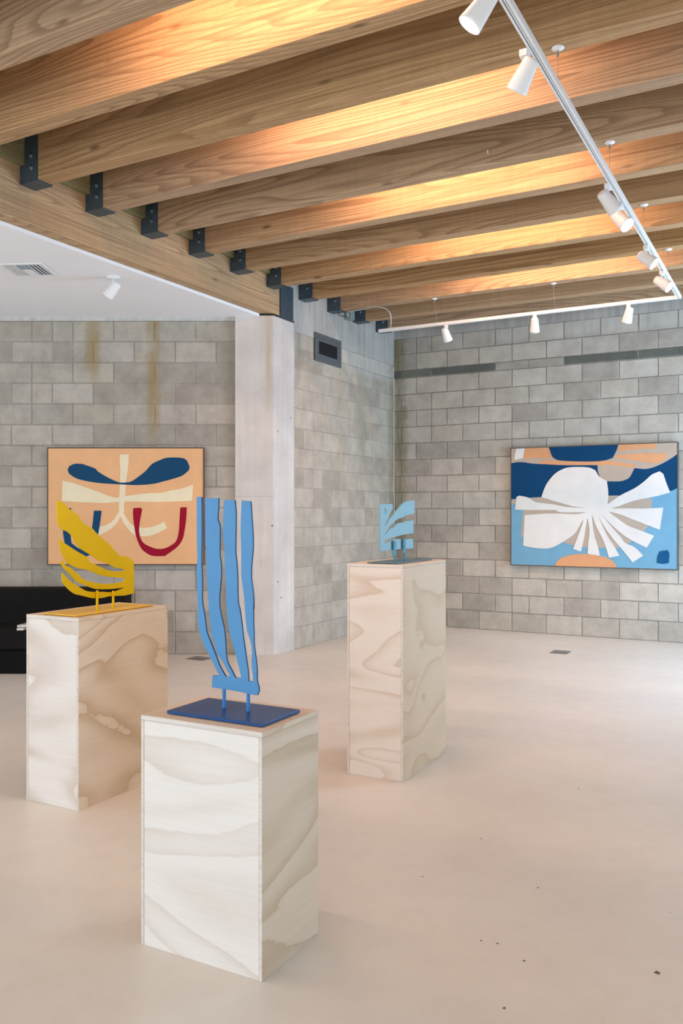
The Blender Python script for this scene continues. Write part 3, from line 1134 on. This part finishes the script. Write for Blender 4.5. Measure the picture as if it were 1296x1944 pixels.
PF = plywood('plywood_shaded_c', (0.72, 0.585, 0.44), (0.50, 0.345, 0.20), (1.0, 1.2, 2.0), 6.0, 0.85, (4.4, 3.0, 6.2))
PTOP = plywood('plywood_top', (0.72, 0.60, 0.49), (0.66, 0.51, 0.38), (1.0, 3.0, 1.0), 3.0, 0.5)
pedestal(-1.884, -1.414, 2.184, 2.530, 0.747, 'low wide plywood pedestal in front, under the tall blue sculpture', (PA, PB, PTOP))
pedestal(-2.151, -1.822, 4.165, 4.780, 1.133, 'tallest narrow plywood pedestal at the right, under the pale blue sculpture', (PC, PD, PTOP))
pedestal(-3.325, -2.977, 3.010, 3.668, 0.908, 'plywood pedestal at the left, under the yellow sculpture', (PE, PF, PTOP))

# ------------------------------------------------------------------ sculptures
BLUE = [(0.0652,0.6837),(0.0677,0.6619),(0.0708,0.6199),(0.0738,0.578),(0.0748,0.5445),(0.0728,0.511),(0.0688,0.4773),(0.0677,0.4353),(0.0718,0.4103),(0.0758,0.3686),(0.0768,0.3351),(0.0759,0.364),(0.0764,0.2933),(0.0779,0.258),(0.0784,0.2227),(0.0835,0.1902),(0.0877,0.1623),(0.0905,0.1343),(0.0897,0.1178),(0.0919,0.0992),(0.0975,0.0856),(0.097,0.0715),(0.0919,0.0597),(0.075,0.0594),(0.0467,0.0616),(0.0065,0.0647),(-0.0401,0.0659),(-0.0884,0.0672),(-0.086,0.1074),(-0.0566,0.1091),(-0.0661,0.1211),(-0.0846,0.1496),(-0.1059,0.1824),(-0.1246,0.2112),(-0.1365,0.2408),(-0.1462,0.2837),(-0.1451,0.336),(-0.1479,0.3707),(-0.1511,0.4359),(-0.1489,0.5013),(-0.1506,0.5666),(-0.1506,0.632),(-0.1517,0.7004),(-0.1306,0.6993),(-0.13,0.632),(-0.13,0.5669),(-0.1311,0.48),(-0.1279,0.4193),(-0.129,0.3715),(-0.1268,0.3413),(-0.1182,0.3027),(-0.1139,0.2727),(-0.1086,0.247),(-0.0899,0.2095),(-0.0714,0.1722),(-0.0556,0.1392),(-0.032,0.1079),(-0.0139,0.1109),(-0.0294,0.1329),(-0.0451,0.1572),(-0.0661,0.1812),(-0.0793,0.2189),(-0.0899,0.244),(-0.0952,0.2782),(-0.1006,0.3253),(-0.1032,0.3684),(-0.1086,0.4287),(-0.1102,0.472),(-0.1128,0.5238),(-0.1155,0.5671),(-0.115,0.6104),(-0.1161,0.6537),(-0.1166,0.6949),(-0.0608,0.6944),(-0.0619,0.6622),(-0.065,0.6257),(-0.0566,0.6065),(-0.0556,0.5679),(-0.0566,0.5079),(-0.0514,0.4823),(-0.0503,0.4395),(-0.0535,0.4136),(-0.0577,0.3706),(-0.0572,0.3385),(-0.0493,0.3025),(-0.0399,0.2688),(-0.0336,0.2265),(-0.0315,0.1882),(-0.0253,0.1568),(-0.0087,0.1305),(0.0067,0.1077),(0.0293,0.1094),(0.0231,0.1334),(0.0144,0.1622),(0.0016,0.1994),(-0.0113,0.2367),(-0.0206,0.2701),(-0.0268,0.3081),(-0.0305,0.3548),(-0.0315,0.406),(-0.0347,0.4571),(-0.0357,0.4998),(-0.0388,0.5382),(-0.0435,0.5723),(-0.0425,0.6194),(-0.0409,0.6622),(-0.0388,0.6887),(0.0037,0.6875),(0.0078,0.6493),(0.0078,0.6112),(0.0067,0.556),(0.0067,0.5179),(0.0109,0.484),(0.0139,0.4418),(0.015,0.391),(0.017,0.353),(0.0231,0.3321),(0.0298,0.2945),(0.0349,0.2568),(0.0405,0.2193),(0.0486,0.1736),(0.0557,0.1321),(0.0577,0.1016),(0.0758,0.1021),(0.0728,0.1294),(0.0688,0.1626),(0.0708,0.1922),(0.0688,0.2172),(0.0627,0.2377),(0.0526,0.2622),(0.0476,0.2914),(0.0435,0.3333),(0.04,0.3752),(0.0333,0.4129),(0.0293,0.4508),(0.0293,0.5099),(0.0282,0.5564),(0.0267,0.5986),(0.0288,0.6535),(0.0308,0.6865)]
YELLOW = [(-0.3442,0.5477),(-0.3182,0.5434),(-0.2995,0.5366),(-0.2615,0.5064),(-0.2294,0.49),(-0.2034,0.4733),(-0.1837,0.4493),(-0.1606,0.4323),(-0.1136,0.4148),(-0.0898,0.395),(-0.0692,0.3799),(-0.0274,0.3543),(0.015,0.3283),(0.0365,0.3077),(0.0727,0.2787),(0.0947,0.2677),(0.1317,0.2646),(0.1618,0.2546),(0.1883,0.2395),(0.196,0.2195),(0.196,0.1474),(0.1944,0.096),(0.2013,0.0672),(0.1317,0.06),(0.0654,0.063),(0.0079,0.0653),(-0.0344,0.0615),(-0.0966,0.0643),(-0.1506,0.0762),(-0.1903,0.0867),(-0.2294,0.097),(-0.2615,0.1161),(-0.2869,0.1368),(-0.307,0.1569),(-0.312,0.1782),(-0.3107,0.2037),(-0.29,0.1861),(-0.2679,0.1659),(-0.2455,0.1526),(-0.2164,0.1363),(-0.1837,0.1196),(-0.1506,0.105),(-0.0966,0.096),(-0.0344,0.092),(0.015,0.0856),(0.0509,0.0868),(0.0873,0.093),(0.128,0.102),(0.0873,0.1015),(0.0293,0.1009),(-0.0414,0.1049),(-0.0966,0.112),(-0.1372,0.1257),(-0.1705,0.1378),(-0.2034,0.1496),(-0.2359,0.1708),(-0.2551,0.1909),(-0.2806,0.2089),(-0.3057,0.2314),(-0.3182,0.2483),(-0.3182,0.2669),(-0.3026,0.2522),(-0.2869,0.2373),(-0.2551,0.2239),(-0.2359,0.2086),(-0.2099,0.1929),(-0.1903,0.1774),(-0.1573,0.1584),(-0.1102,0.1455),(-0.0553,0.1353),(0.0008,0.1294),(0.0509,0.1293),(0.1021,0.1308),(0.1243,0.1419),(0.1355,0.1488),(0.0873,0.1545),(0.0293,0.1618),(-0.0134,0.1685),(-0.0692,0.1803),(-0.1237,0.2021),(-0.1639,0.2116),(-0.2099,0.2214),(-0.2487,0.2353),(-0.2742,0.2461),(-0.2869,0.2584),(-0.3057,0.2873),(-0.3195,0.3064),(-0.3244,0.3298),(-0.3319,0.3625),(-0.3337,0.3672),(-0.3182,0.3575),(-0.2963,0.3452),(-0.2679,0.3303),(-0.2294,0.3101),(-0.1903,0.2919),(-0.1506,0.2734),(-0.1237,0.2457),(-0.0898,0.2318),(-0.0553,0.2177),(-0.0134,0.2031),(0.0293,0.1922),(0.0727,0.1882),(0.1095,0.1885),(0.128,0.1966),(0.0873,0.2024),(0.0509,0.2095),(0.015,0.2264),(-0.0274,0.2409),(-0.0623,0.25),(-0.0966,0.2686),(-0.1237,0.2819),(-0.1506,0.2951),(-0.1837,0.3107),(-0.2034,0.3257),(-0.2229,0.3454),(-0.2359,0.3647),(-0.2551,0.384),(-0.2806,0.401),(-0.3057,0.4084),(-0.3337,0.4274),(-0.3418,0.4599),(-0.3442,0.5061)]
LIGHTBLUE = [(-0.2604,0.3127),(-0.1997,0.3104),(-0.1047,0.3141),(-0.0998,0.289),(-0.1322,0.266),(-0.1662,0.2349),(-0.193,0.2126),(-0.203,0.193),(-0.1729,0.2124),(-0.139,0.2348),(-0.0977,0.2517),(-0.0699,0.2689),(-0.0347,0.2863),(0.0082,0.307),(0.0518,0.322),(0.111,0.333),(0.1982,0.3356),(0.2006,0.3054),(0.1944,0.2601),(0.141,0.2556),(0.0812,0.2513),(0.0372,0.2396),(-0.0204,0.2326),(-0.0699,0.22),(-0.1047,0.206),(-0.1458,0.1922),(-0.1796,0.1729),(-0.2077,0.1431),(-0.1763,0.1593),(-0.139,0.1779),(-0.0839,0.1885),(-0.0559,0.2025),(-0.0133,0.2093),(0.0372,0.2117),(0.0738,0.2188),(0.1259,0.2198),(0.1852,0.2239),(0.1829,0.1847),(0.1852,0.15),(0.1259,0.1468),(0.0372,0.1427),(-0.0204,0.1382),(-0.0769,0.1338),(-0.1322,0.128),(-0.1729,0.1234),(-0.2064,0.1215),(-0.2064,0.1032),(-0.1662,0.1076),(-0.1322,0.1152),(-0.0908,0.1198),(-0.0204,0.1208),(0.0372,0.1163),(0.0812,0.1166),(0.141,0.118),(0.1752,0.1156),(0.179,0.0944),(0.1813,0.0642),(0.1562,0.0621),(0.0372,0.0649),(-0.0629,0.0642),(-0.1997,0.0636),(-0.2591,0.0609),(-0.2604,0.1076),(-0.2623,0.2188)]
LIGHTHOLE = [(-0.213,0.2927),(-0.193,0.2829),(-0.1877,0.2745),(-0.1964,0.2576),(-0.2064,0.2506),(-0.1997,0.2632),(-0.2011,0.2745)]
LSIZE = (1.548,1.161)
LC = (-1.854,8.55,1.471)
LSHAPES = {
 'cream_bar': [(-0.6225,0.2532),(-0.4927,0.22),(-0.3484,0.1695),(-0.2474,0.1335),(-0.1753,0.1046),(-0.1032,0.0858),(-0.0599,0.0902),(0.0844,0.1118),(0.2287,0.1291),(0.3585,0.1335),(0.4451,0.1551),(0.5605,0.1767),(0.6658,0.2128),(0.6543,0.0541),(0.4884,0.0469),(0.2287,0.0426),(-0.0022,0.0469),(-0.2041,0.0325),(-0.4206,0.0397),(-0.6297,0.0512)],
 'cream_stem': [(-0.0599,0.5086),(0.031,0.5129),(0.0238,0.3715),(0.005,0.2417),(-0.005,0.1118),(-0.0137,0.0108),(-0.0166,-0.0757),(0.0123,-0.119),(0.0555,-0.1767),(0.1133,-0.2056),(0.1998,-0.2128),(0.3008,-0.1912),(0.3802,-0.1508),(0.409,-0.2171),(0.3152,-0.2633),(0.2287,-0.295),(0.1421,-0.295),(0.07,-0.2705),(-0.0022,-0.1912),(-0.0527,-0.0974),(-0.0887,-0.1695),(-0.1609,-0.2344),(-0.2546,-0.2849),(-0.3051,-0.3138),(-0.3773,-0.2272),(-0.3196,-0.2128),(-0.2041,-0.1912),(-0.1176,-0.1335),(-0.0628,-0.0469),(-0.0671,0.0397),(-0.057,0.1839),(-0.0541,0.3715)],
 'navy_bow': [(-0.0599,0.2344),(-0.1176,0.2561),(-0.2041,0.2994),(-0.2763,0.3455),(-0.2979,0.3715),(-0.3773,0.4004),(-0.435,0.4177),(-0.5071,0.4177),(-0.5576,0.3931),(-0.572,0.3571),(-0.5576,0.321),(-0.4927,0.2777),(-0.3917,0.2489),(-0.2474,0.2272),(-0.0599,0.2157),(0.1133,0.2085),(0.272,0.22),(0.3729,0.2445),(0.4595,0.2676),(0.5605,0.3022),(0.6254,0.3571),(0.6297,0.3931),(0.6038,0.4508),(0.5605,0.4754),(0.4162,0.4797),(0.3297,0.4508),(0.2575,0.4148),(0.1998,0.3499),(0.1277,0.2922),(0.0555,0.2445),(-0.0022,0.2344)],
 'red_u': [(0.0772,-0.018),(0.1493,-0.0151),(0.1637,-0.0325),(0.1493,-0.1046),(0.1349,-0.1912),(0.1349,-0.2633),(0.1565,-0.3354),(0.1998,-0.3787),(0.3008,-0.4191),(0.3874,-0.4148),(0.4595,-0.3787),(0.5028,-0.3354),(0.5244,-0.2489),(0.5316,-0.1335),(0.5389,-0.0123),(0.6038,-0.0094),(0.5966,-0.1335),(0.5749,-0.2777),(0.5533,-0.3426),(0.5028,-0.4076),(0.3874,-0.4912),(0.272,-0.4912),(0.1998,-0.4581),(0.1493,-0.4076),(0.106,-0.3066),(0.0844,-0.1912),(0.0729,-0.0757)],
 'blue_u': [(-0.6153,-0.018),(-0.536,-0.018),(-0.5475,-0.1335),(-0.5432,-0.2705),(-0.5331,-0.3643),(-0.4638,-0.4148),(-0.4206,-0.422),(-0.3701,-0.3354),(-0.3311,-0.2128),(-0.3123,-0.044),(-0.2359,-0.044),(-0.259,-0.2128),(-0.2907,-0.3643),(-0.3484,-0.4725),(-0.3888,-0.497),(-0.4927,-0.4508),(-0.6009,-0.3643),(-0.6182,-0.2373)],
}
RSIZE = (1.836,1.384)
RC = (2.445,1.479)
RSHAPES = {
 'taupe_top': [(-0.918,0.6922),(0.918,0.6922),(0.918,0.5589),(0.7534,0.459),(0.6054,0.4077),(0.4701,0.4191),(0.4246,0.3245),(0.3789,0.2934),(0.3022,0.2756),(0.1314,0.2819),(0.0843,0.3802),(0.0764,0.4616),(-0.5829,0.4928),(-0.7868,0.5222),(-0.918,0.5113)],
 'taupe_low': [(-0.918,0.0876),(-0.5493,0.1097),(0.1939,0.1192),(0.3789,0.1254),(0.6574,0.0753),(0.6426,-0.0272),(0.6054,-0.2327),(0.455,-0.3773),(0.3022,-0.46),(0.1,-0.464),(-0.0904,-0.4596),(-0.2682,-0.4218),(-0.416,-0.3744),(-0.7953,-0.3546),(-0.7696,-0.0408),(-0.7696,0.0236),(-0.918,0.0312)],
 'navy_mid': [(-0.918,0.5113),(-0.7868,0.5222),(-0.5829,0.4928),(0.0764,0.4616),(0.0843,0.3802),(0.1314,0.2819),(0.3022,0.2756),(0.3789,0.2934),(0.4246,0.3245),(0.4701,0.4191),(0.6054,0.4077),(0.7534,0.459),(0.918,0.5589),(0.918,0.1987),(0.8266,0.1599),(0.5305,0.1318),(0.3483,0.1177),(0.1939,0.1192),(-0.5493,0.1097),(-0.7525,0.0946),(-0.918,0.0859)],
 'orange_a': [(-0.744,0.6922),(-0.4625,0.6922),(-0.4243,0.5584),(-0.5829,0.56),(-0.7696,0.5658)],
 'orange_b': [(-0.5829,0.5046),(-0.4991,0.5357),(-0.3009,0.5214),(-0.0584,0.5061),(0.1314,0.5119),(0.4852,0.4585),(0.4701,0.4239),(0.2249,0.4576),(-0.2519,0.4705),(-0.5325,0.4914)],
 'orange_c': [(0.2868,0.6922),(0.6974,0.6922),(0.6871,0.6261),(0.5305,0.6271),(0.2945,0.6083)],
 'orange_d': [(0.2714,0.5689),(0.5305,0.5795),(0.7974,0.5705),(0.8047,0.5201),(0.724,0.4676),(0.65,0.4697),(0.5003,0.4978),(0.2559,0.5404)],
 'navy_top': [(-0.4691,0.6922),(0.3022,0.6922),(0.2791,0.6169),(0.2404,0.5377),(0.1314,0.5087),(-0.0584,0.5061),(-0.3009,0.5214),(-0.383,0.5405),(-0.4326,0.5837)],
 'white_slip': [(-0.847,0.6872),(-0.7474,0.6903),(-0.7696,0.5658),(-0.8729,0.5502),(-0.8643,0.6232)],
 'white_fan': [(-0.5527,0.1098),(-0.5242,0.1932),(-0.4824,0.2762),(-0.3995,0.3746),(-0.3009,0.4304),(-0.2032,0.4477),(-0.0265,0.4399),(0.0528,0.4053),(0.1,0.3311),(0.1783,0.281),(0.1939,0.1515),(0.1861,0.0224),(0.3176,0.118),(0.4701,0.1962),(0.5755,0.2739),(0.65,0.3435),(0.7314,0.3779),(0.7681,0.3488),(0.7974,0.2542),(0.8368,0.1473),(0.6945,0.1065),(0.4701,0.0608),(0.3176,0.0057),(0.2249,-0.0262),(0.4094,-0.0234),(0.5605,-0.027),(0.7681,-0.0165),(0.7314,-0.2583),(0.5904,-0.2011),(0.455,-0.1463),(0.3176,-0.0906),(0.1939,-0.0584),(0.3176,-0.1548),(0.4094,-0.2183),(0.5305,-0.265),(0.6752,-0.3234),(0.5979,-0.4542),(0.4852,-0.4007),(0.3483,-0.3149),(0.2249,-0.2036),(0.1236,-0.0908),(0.2094,-0.2037),(0.3176,-0.3313),(0.3789,-0.4105),(0.4701,-0.4487),(0.5635,-0.542),(0.4504,-0.6197),(0.3636,-0.5069),(0.2714,-0.3963),(0.1627,-0.2525),(0.0843,-0.1071),(0.1314,-0.2204),(0.1939,-0.3491),(0.2559,-0.4449),(0.313,-0.5481),(0.2016,-0.575),(0.1627,-0.4466),(0.1157,-0.334),(0.0528,-0.2047),(0.018,-0.0909),(0.0243,-0.2049),(0.0449,-0.335),(0.0843,-0.4644),(0.1032,-0.5646),(-0.0313,-0.5353),(-0.0265,-0.4339),(-0.0106,-0.3031),(-0.0186,-0.2052),(-0.0345,-0.1236),(-0.0504,-0.2218),(-0.0664,-0.3364),(-0.0904,-0.4514),(-0.1064,-0.5141),(-0.1918,-0.483),(-0.1386,-0.3374),(-0.0904,-0.2057),(-0.0824,-0.1483),(-0.1225,-0.2223),(-0.187,-0.3216),(-0.3336,-0.4229),(-0.4658,-0.4836),(-0.6504,-0.4789),(-0.7662,-0.4558),(-0.7611,-0.3118),(-0.7491,-0.1001),(-0.4991,-0.083),(-0.3336,-0.0829),(-0.1547,-0.0878),(-0.0425,-0.0664),(-0.3336,-0.0663),(-0.3995,-0.0414),(-0.6673,-0.0409),(-0.8643,-0.0355),(-0.847,0.1124),(-0.8125,0.1291),(-0.7013,0.1027),(-0.6166,0.0515),(-0.416,0.0253),(-0.2519,-0.0085),(-0.0584,-0.0173),(-0.187,-0.0005),(-0.3336,0.0415),(-0.4492,0.0755)],
 'orange_foot': [(-0.4078,-0.6922),(-0.3665,-0.6228),(-0.2845,-0.5709),(-0.1547,-0.5431),(-0.0265,-0.54),(0.1314,-0.5606),(0.2249,-0.5986),(0.2791,-0.6535),(0.2745,-0.6922)],
 'blue_chip': [(0.7019,-0.6173),(0.7092,-0.5463),(0.7314,-0.4908),(0.812,-0.4765),(0.831,-0.5121),(0.8237,-0.6138),(0.7681,-0.6264)],
}


M_blue = enamel('blue_enamel', (0.080, 0.255, 0.500), 0.42)
M_blue_post = enamel('blue_post_enamel', (0.04, 0.19, 0.50), 0.4)
M_blue_base = enamel('navy_enamel', (0.020, 0.070, 0.215), 0.34)
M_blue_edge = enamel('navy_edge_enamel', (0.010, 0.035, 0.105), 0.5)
M_yellow = enamel('yellow_enamel', (0.66, 0.42, 0.0), 0.5, 0.08)
M_yellow_base = enamel('yellow_base_enamel', (0.78, 0.48, 0.03), 0.30)
M_lblue = enamel('pale_blue_enamel', (0.19, 0.35, 0.42), 0.42)
M_lblue_post = enamel('teal_post_enamel', (0.07, 0.25, 0.36), 0.4)
M_lblue_base = enamel('slate_blue_enamel', (0.10, 0.19, 0.25), 0.28)


def sculpture(origin, rz, outlines, thick, mats, base_rect, base_t, posts, post_r, label, post_top, brackets=False):
    e = thing('steel_sculpture', origin, rz, label, 'sculpture')
    x0, x1, y0, y1 = base_rect
    m_ = MB()
    m_.box(x0, x1, y0, y1, -base_t, 0)
    m_.build('base_plate', mats[2], e, bevel=0.0015)
    o_ = shape_mesh('cut_out_panel', outlines, thick, mats[0], e, bevel=0.0008, edge=mats[3] if len(mats) > 3 else None)
    for i, (px, py) in enumerate(posts):
        m_ = MB()
        top_ = post_top[i]
        m_.lathe([(post_r, 0.0005), (post_r, top_ - post_r * .6), (post_r * .75, top_ - post_r * .2), (post_r * .2, top_)],
                 (px, py, 0), (0, 0, 1), 20)
        if brackets:
            m_.box(px - 0.022, px - post_r, py - 0.004, py + 0.004, top_ - 0.075, top_ + .002)
        m_.build('post', mats[1], e)
    return e


RZU = math.atan2(UU.y, UU.x)
# blue: panel runs along UU ; local x = UU, local y = VV
o_ = UU * (-1.6235) + VV * 2.341
o_.z = 0.7595
sculpture(o_, RZU, [smooth_poly(BLUE)], 0.008, (M_blue, M_blue_post, M_blue_base, M_blue_edge), (-0.192, 0.180, -0.109, 0.118), 0.010,
          [(-0.048, 0.010), (0.048, 0.010)], 0.0062, 'tall bright blue steel cut-out with four wavy upright fingers', (0.085, 0.075))
# yellow and pale blue: panel runs along VV ; local x = VV, local y = -UU
RZV = RZU + math.pi / 2
o_ = VV * 3.32 + UU * (-3.083)
o_.z = 0.9155
sculpture(o_, RZV, [smooth_poly(YELLOW)], 0.006, (M_yellow, M_yellow, M_yellow_base), (-0.280, 0.280, -0.063, 0.165), 0.005,
          [(-0.085, -0.0098), (0.030, -0.0098)], 0.0062, 'yellow steel cut-out with sweeping wing-like bands', (0.104, 0.093))
o_ = VV * 4.40 + UU * (-1.944)
o_.z = 1.141
sculpture(o_, RZV, [smooth_poly(LIGHTBLUE), smooth_poly(LIGHTHOLE)], 0.006, (M_lblue, M_lblue_post, M_lblue_base),
          (-0.190, 0.300, -0.073, 0.110), 0.0055,
          [(-0.093, -0.0115), (0.037, -0.0115)], 0.0065, 'small pale blue steel cut-out with three fanned leaves', (0.112, 0.118), True)

# ------------------------------------------------------------------ paintings
PAINTS = {
    'cream': paint('paint_cream', (0.77, 0.68, 0.48)), 'navy': paint('paint_navy', (0.008, 0.058, 0.135)),
    'red': paint('paint_crimson', (0.30, 0.004, 0.024)), 'blue': paint('paint_blue', (0.008, 0.085, 0.205)),
    'taupe': paint('paint_taupe', (0.44, 0.36, 0.29)), 'orange': paint('paint_orange', (0.64, 0.32, 0.16)),
    'white': paint('paint_white', (0.70, 0.675, 0.645)),
}
M_peach = paint('paint_peach', (0.74, 0.42, 0.215))
M_sky = paint('paint_sky', (0.165, 0.355, 0.500))
M_navy_r = paint('paint_navy_deep', (0.003, 0.048, 0.130))


def painting(origin, rz, size, shapes, ground, frame_m, label, colour_of):
    e = thing('framed_painting', origin, rz, label, 'painting')
    W, H = size[0] / 2, size[1] / 2
    f = MB()
    t = 0.009
    for (x0, x1, z0, z1) in [(-W, W, -H, -H + t), (-W, W, H - t, H), (-W, -W + t, -H + t, H - t), (W - t, W, -H + t, H - t)]:
        f.box(x0, x1, -0.004, 0.040, z0, z1)
    f.build('frame', frame_m, e)
    mats, idx = [ground], {}
    me = bmesh.new()
    W2, H2 = W - t - .001, H - t - .001
    base = MB()
    base.box(-W2, W2, 0.0, 0.036, -H2, H2)
    vs, fs, mi = list(base.v), list(base.f), [0] * 6
    for i, (nm, pts) in enumerate(shapes.items()):
        mt = colour_of(nm)
        if mt.name not in idx:
            idx[mt.name] = len(mats)
            mats.append(mt)
        pts = [(max(-W2, min(W2, x)), max(-H2, min(H2, z))) for x, z in smooth_poly(pts)]
        o2 = shape_mesh(nm, [pts], 0.0004, mt, None)
        y = -0.0004 * (i + 1)
        off = len(vs)
        vs += [(v_.co.x, v_.co.y + y, v_.co.z) for v_ in o2.data.vertices]
        fs += [tuple(j + off for j in p.vertices) for p in o2.data.polygons]
        mi += [idx[mt.name]] * len(o2.data.polygons)
        bpy.data.objects.remove(o2)
    m2 = bpy.data.meshes.new('canvas')
    m2.from_pydata(vs, [], fs)
    for mt in mats:
        m2.materials.append(mt)
    for p, k in zip(m2.polygons, mi):
        p.material_index = k
    o3 = bpy.data.objects.new('canvas', m2)
    COL.objects.link(o3)
    o3.parent = e
    return e


def lcol(n):
    return PAINTS['cream' if n.startswith('cream') else 'red' if n.startswith('red') else 'navy']


def rcol(n):
    if n.startswith('navy'):
        return M_navy_r
    k = n.split('_')[0]
    return {'taupe': PAINTS['taupe'], 'orange': PAINTS['orange'], 'white': PAINTS['white'], 'blue': PAINTS['blue']}[k]


painting((LC[0], LC[1] + .004, LC[2]), 0.0, LSIZE, LSHAPES, M_peach, M_frame_l,
         'peach abstract painting with navy bow, cream bands and crimson U on the left block wall', lcol)
q = Vector((CX, CY, 0)) + UR * RC[0] - Vector((-UR.y, UR.x, 0)) * 0.051
painting((q.x, q.y, RC[1]), TR, RSIZE, RSHAPES, M_sky, M_frame_r,
         'blue abstract painting with white fan shape on the rear right block wall', rcol)

# ------------------------------------------------------------------ sofa and papers
e = thing('sofa', (-2.70, 7.55, 0), 0, 'low black block sofa against the left block wall behind the pedestal', 'sofa')
m_ = MB()
m_.box(-1.0, 0.935, 0.012, 0.86, 0.0, 0.205)
m_.build('base', M_sofa_base, e, bevel=0.012, bseg=3)
m_ = MB()
m_.box(-1.0, 0.935, 0.0, 0.60, 0.208, 0.372)
m_.build('seat_cushion', M_sofa, e, bevel=0.022, bseg=4)
m_ = MB()
m_.box(-1.0, 0.935, 0.605, 0.88, 0.208, 0.692)
m_.build('back_cushion', M_sofa, e, bevel=0.03, bseg=4)

M_paper = plain('printed_newsprint', (0.62, 0.61, 0.59), 0.8)
m_, nt, b = newmat('printed_pattern')
v = coords(nt)
n_ = noise(nt, v, 28.0, 2.0, 0.5)
nt.links.new(ramp(nt, n_, [(0.50, (0.66, 0.65, 0.63)), (0.56, (0.12, 0.11, 0.11))]), b.inputs['Base Color'])
b.inputs['Roughness'].default_value = 0.8
M_print = m_
for i, (zz, sx, rot, lab) in enumerate([(0.376, 0.17, 0.10, 'lower folded printed newspaper on the black sofa seat'),
                                        (0.4005, 0.165, -0.08, 'upper folded printed newspaper on the black sofa seat')]):
    e = thing('folded_newspaper', (-2.435 + 0.014 * i, 7.70, zz), rot, lab, 'newspaper', 'newspapers on the sofa')
    # outer sheet folded over at the front, inner sheets inside
    m_ = MB()
    prof = [(0.12, 0.0), (-0.11, 0.0), (-0.119, 0.004), (-0.122, 0.011), (-0.119, 0.018), (-0.11, 0.022), (0.12, 0.019)]
    inn = [(0.12, 0.002), (-0.108, 0.002), (-0.115, 0.006), (-0.117, 0.011), (-0.115, 0.016), (-0.108, 0.020), (0.12, 0.017)]
    n = len(prof)
    vs = [(-sx, y, z) for y, z in prof] + [(sx, y, z) for y, z in prof] + [(-sx, y, z) for y, z in inn] + [(sx, y, z) for y, z in inn]
    fs = []
    for j in range(n - 1):
        fs += [(j, j + 1, j + 1 + n, j + n), (2 * n + j + 1, 2 * n + j, 3 * n + j, 3 * n + j + 1)]
        fs += [(j + 1, j, 2 * n + j, 2 * n + j + 1), (n + j, n + j + 1, 3 * n + j + 1, 3 * n + j)]
    fs += [(0, n, 3 * n, 2 * n), (2 * n - 1, n - 1, 3 * n - 1, 4 * n - 1)]
    m_.add(vs, fs)
    m_.build('cover_sheet', M_print, e)
    m_ = MB()
    m_.box(-sx + .004, sx - .004, -0.104, 0.115, 0.0045, 0.0095)
    m_.build('inner_pages', M_paper, e)
    m_ = MB()
    m_.box(-sx + .006, sx - .008, -0.100, 0.110, 0.0102, 0.0150)
    m_.build('inner_pages', M_paper, e)
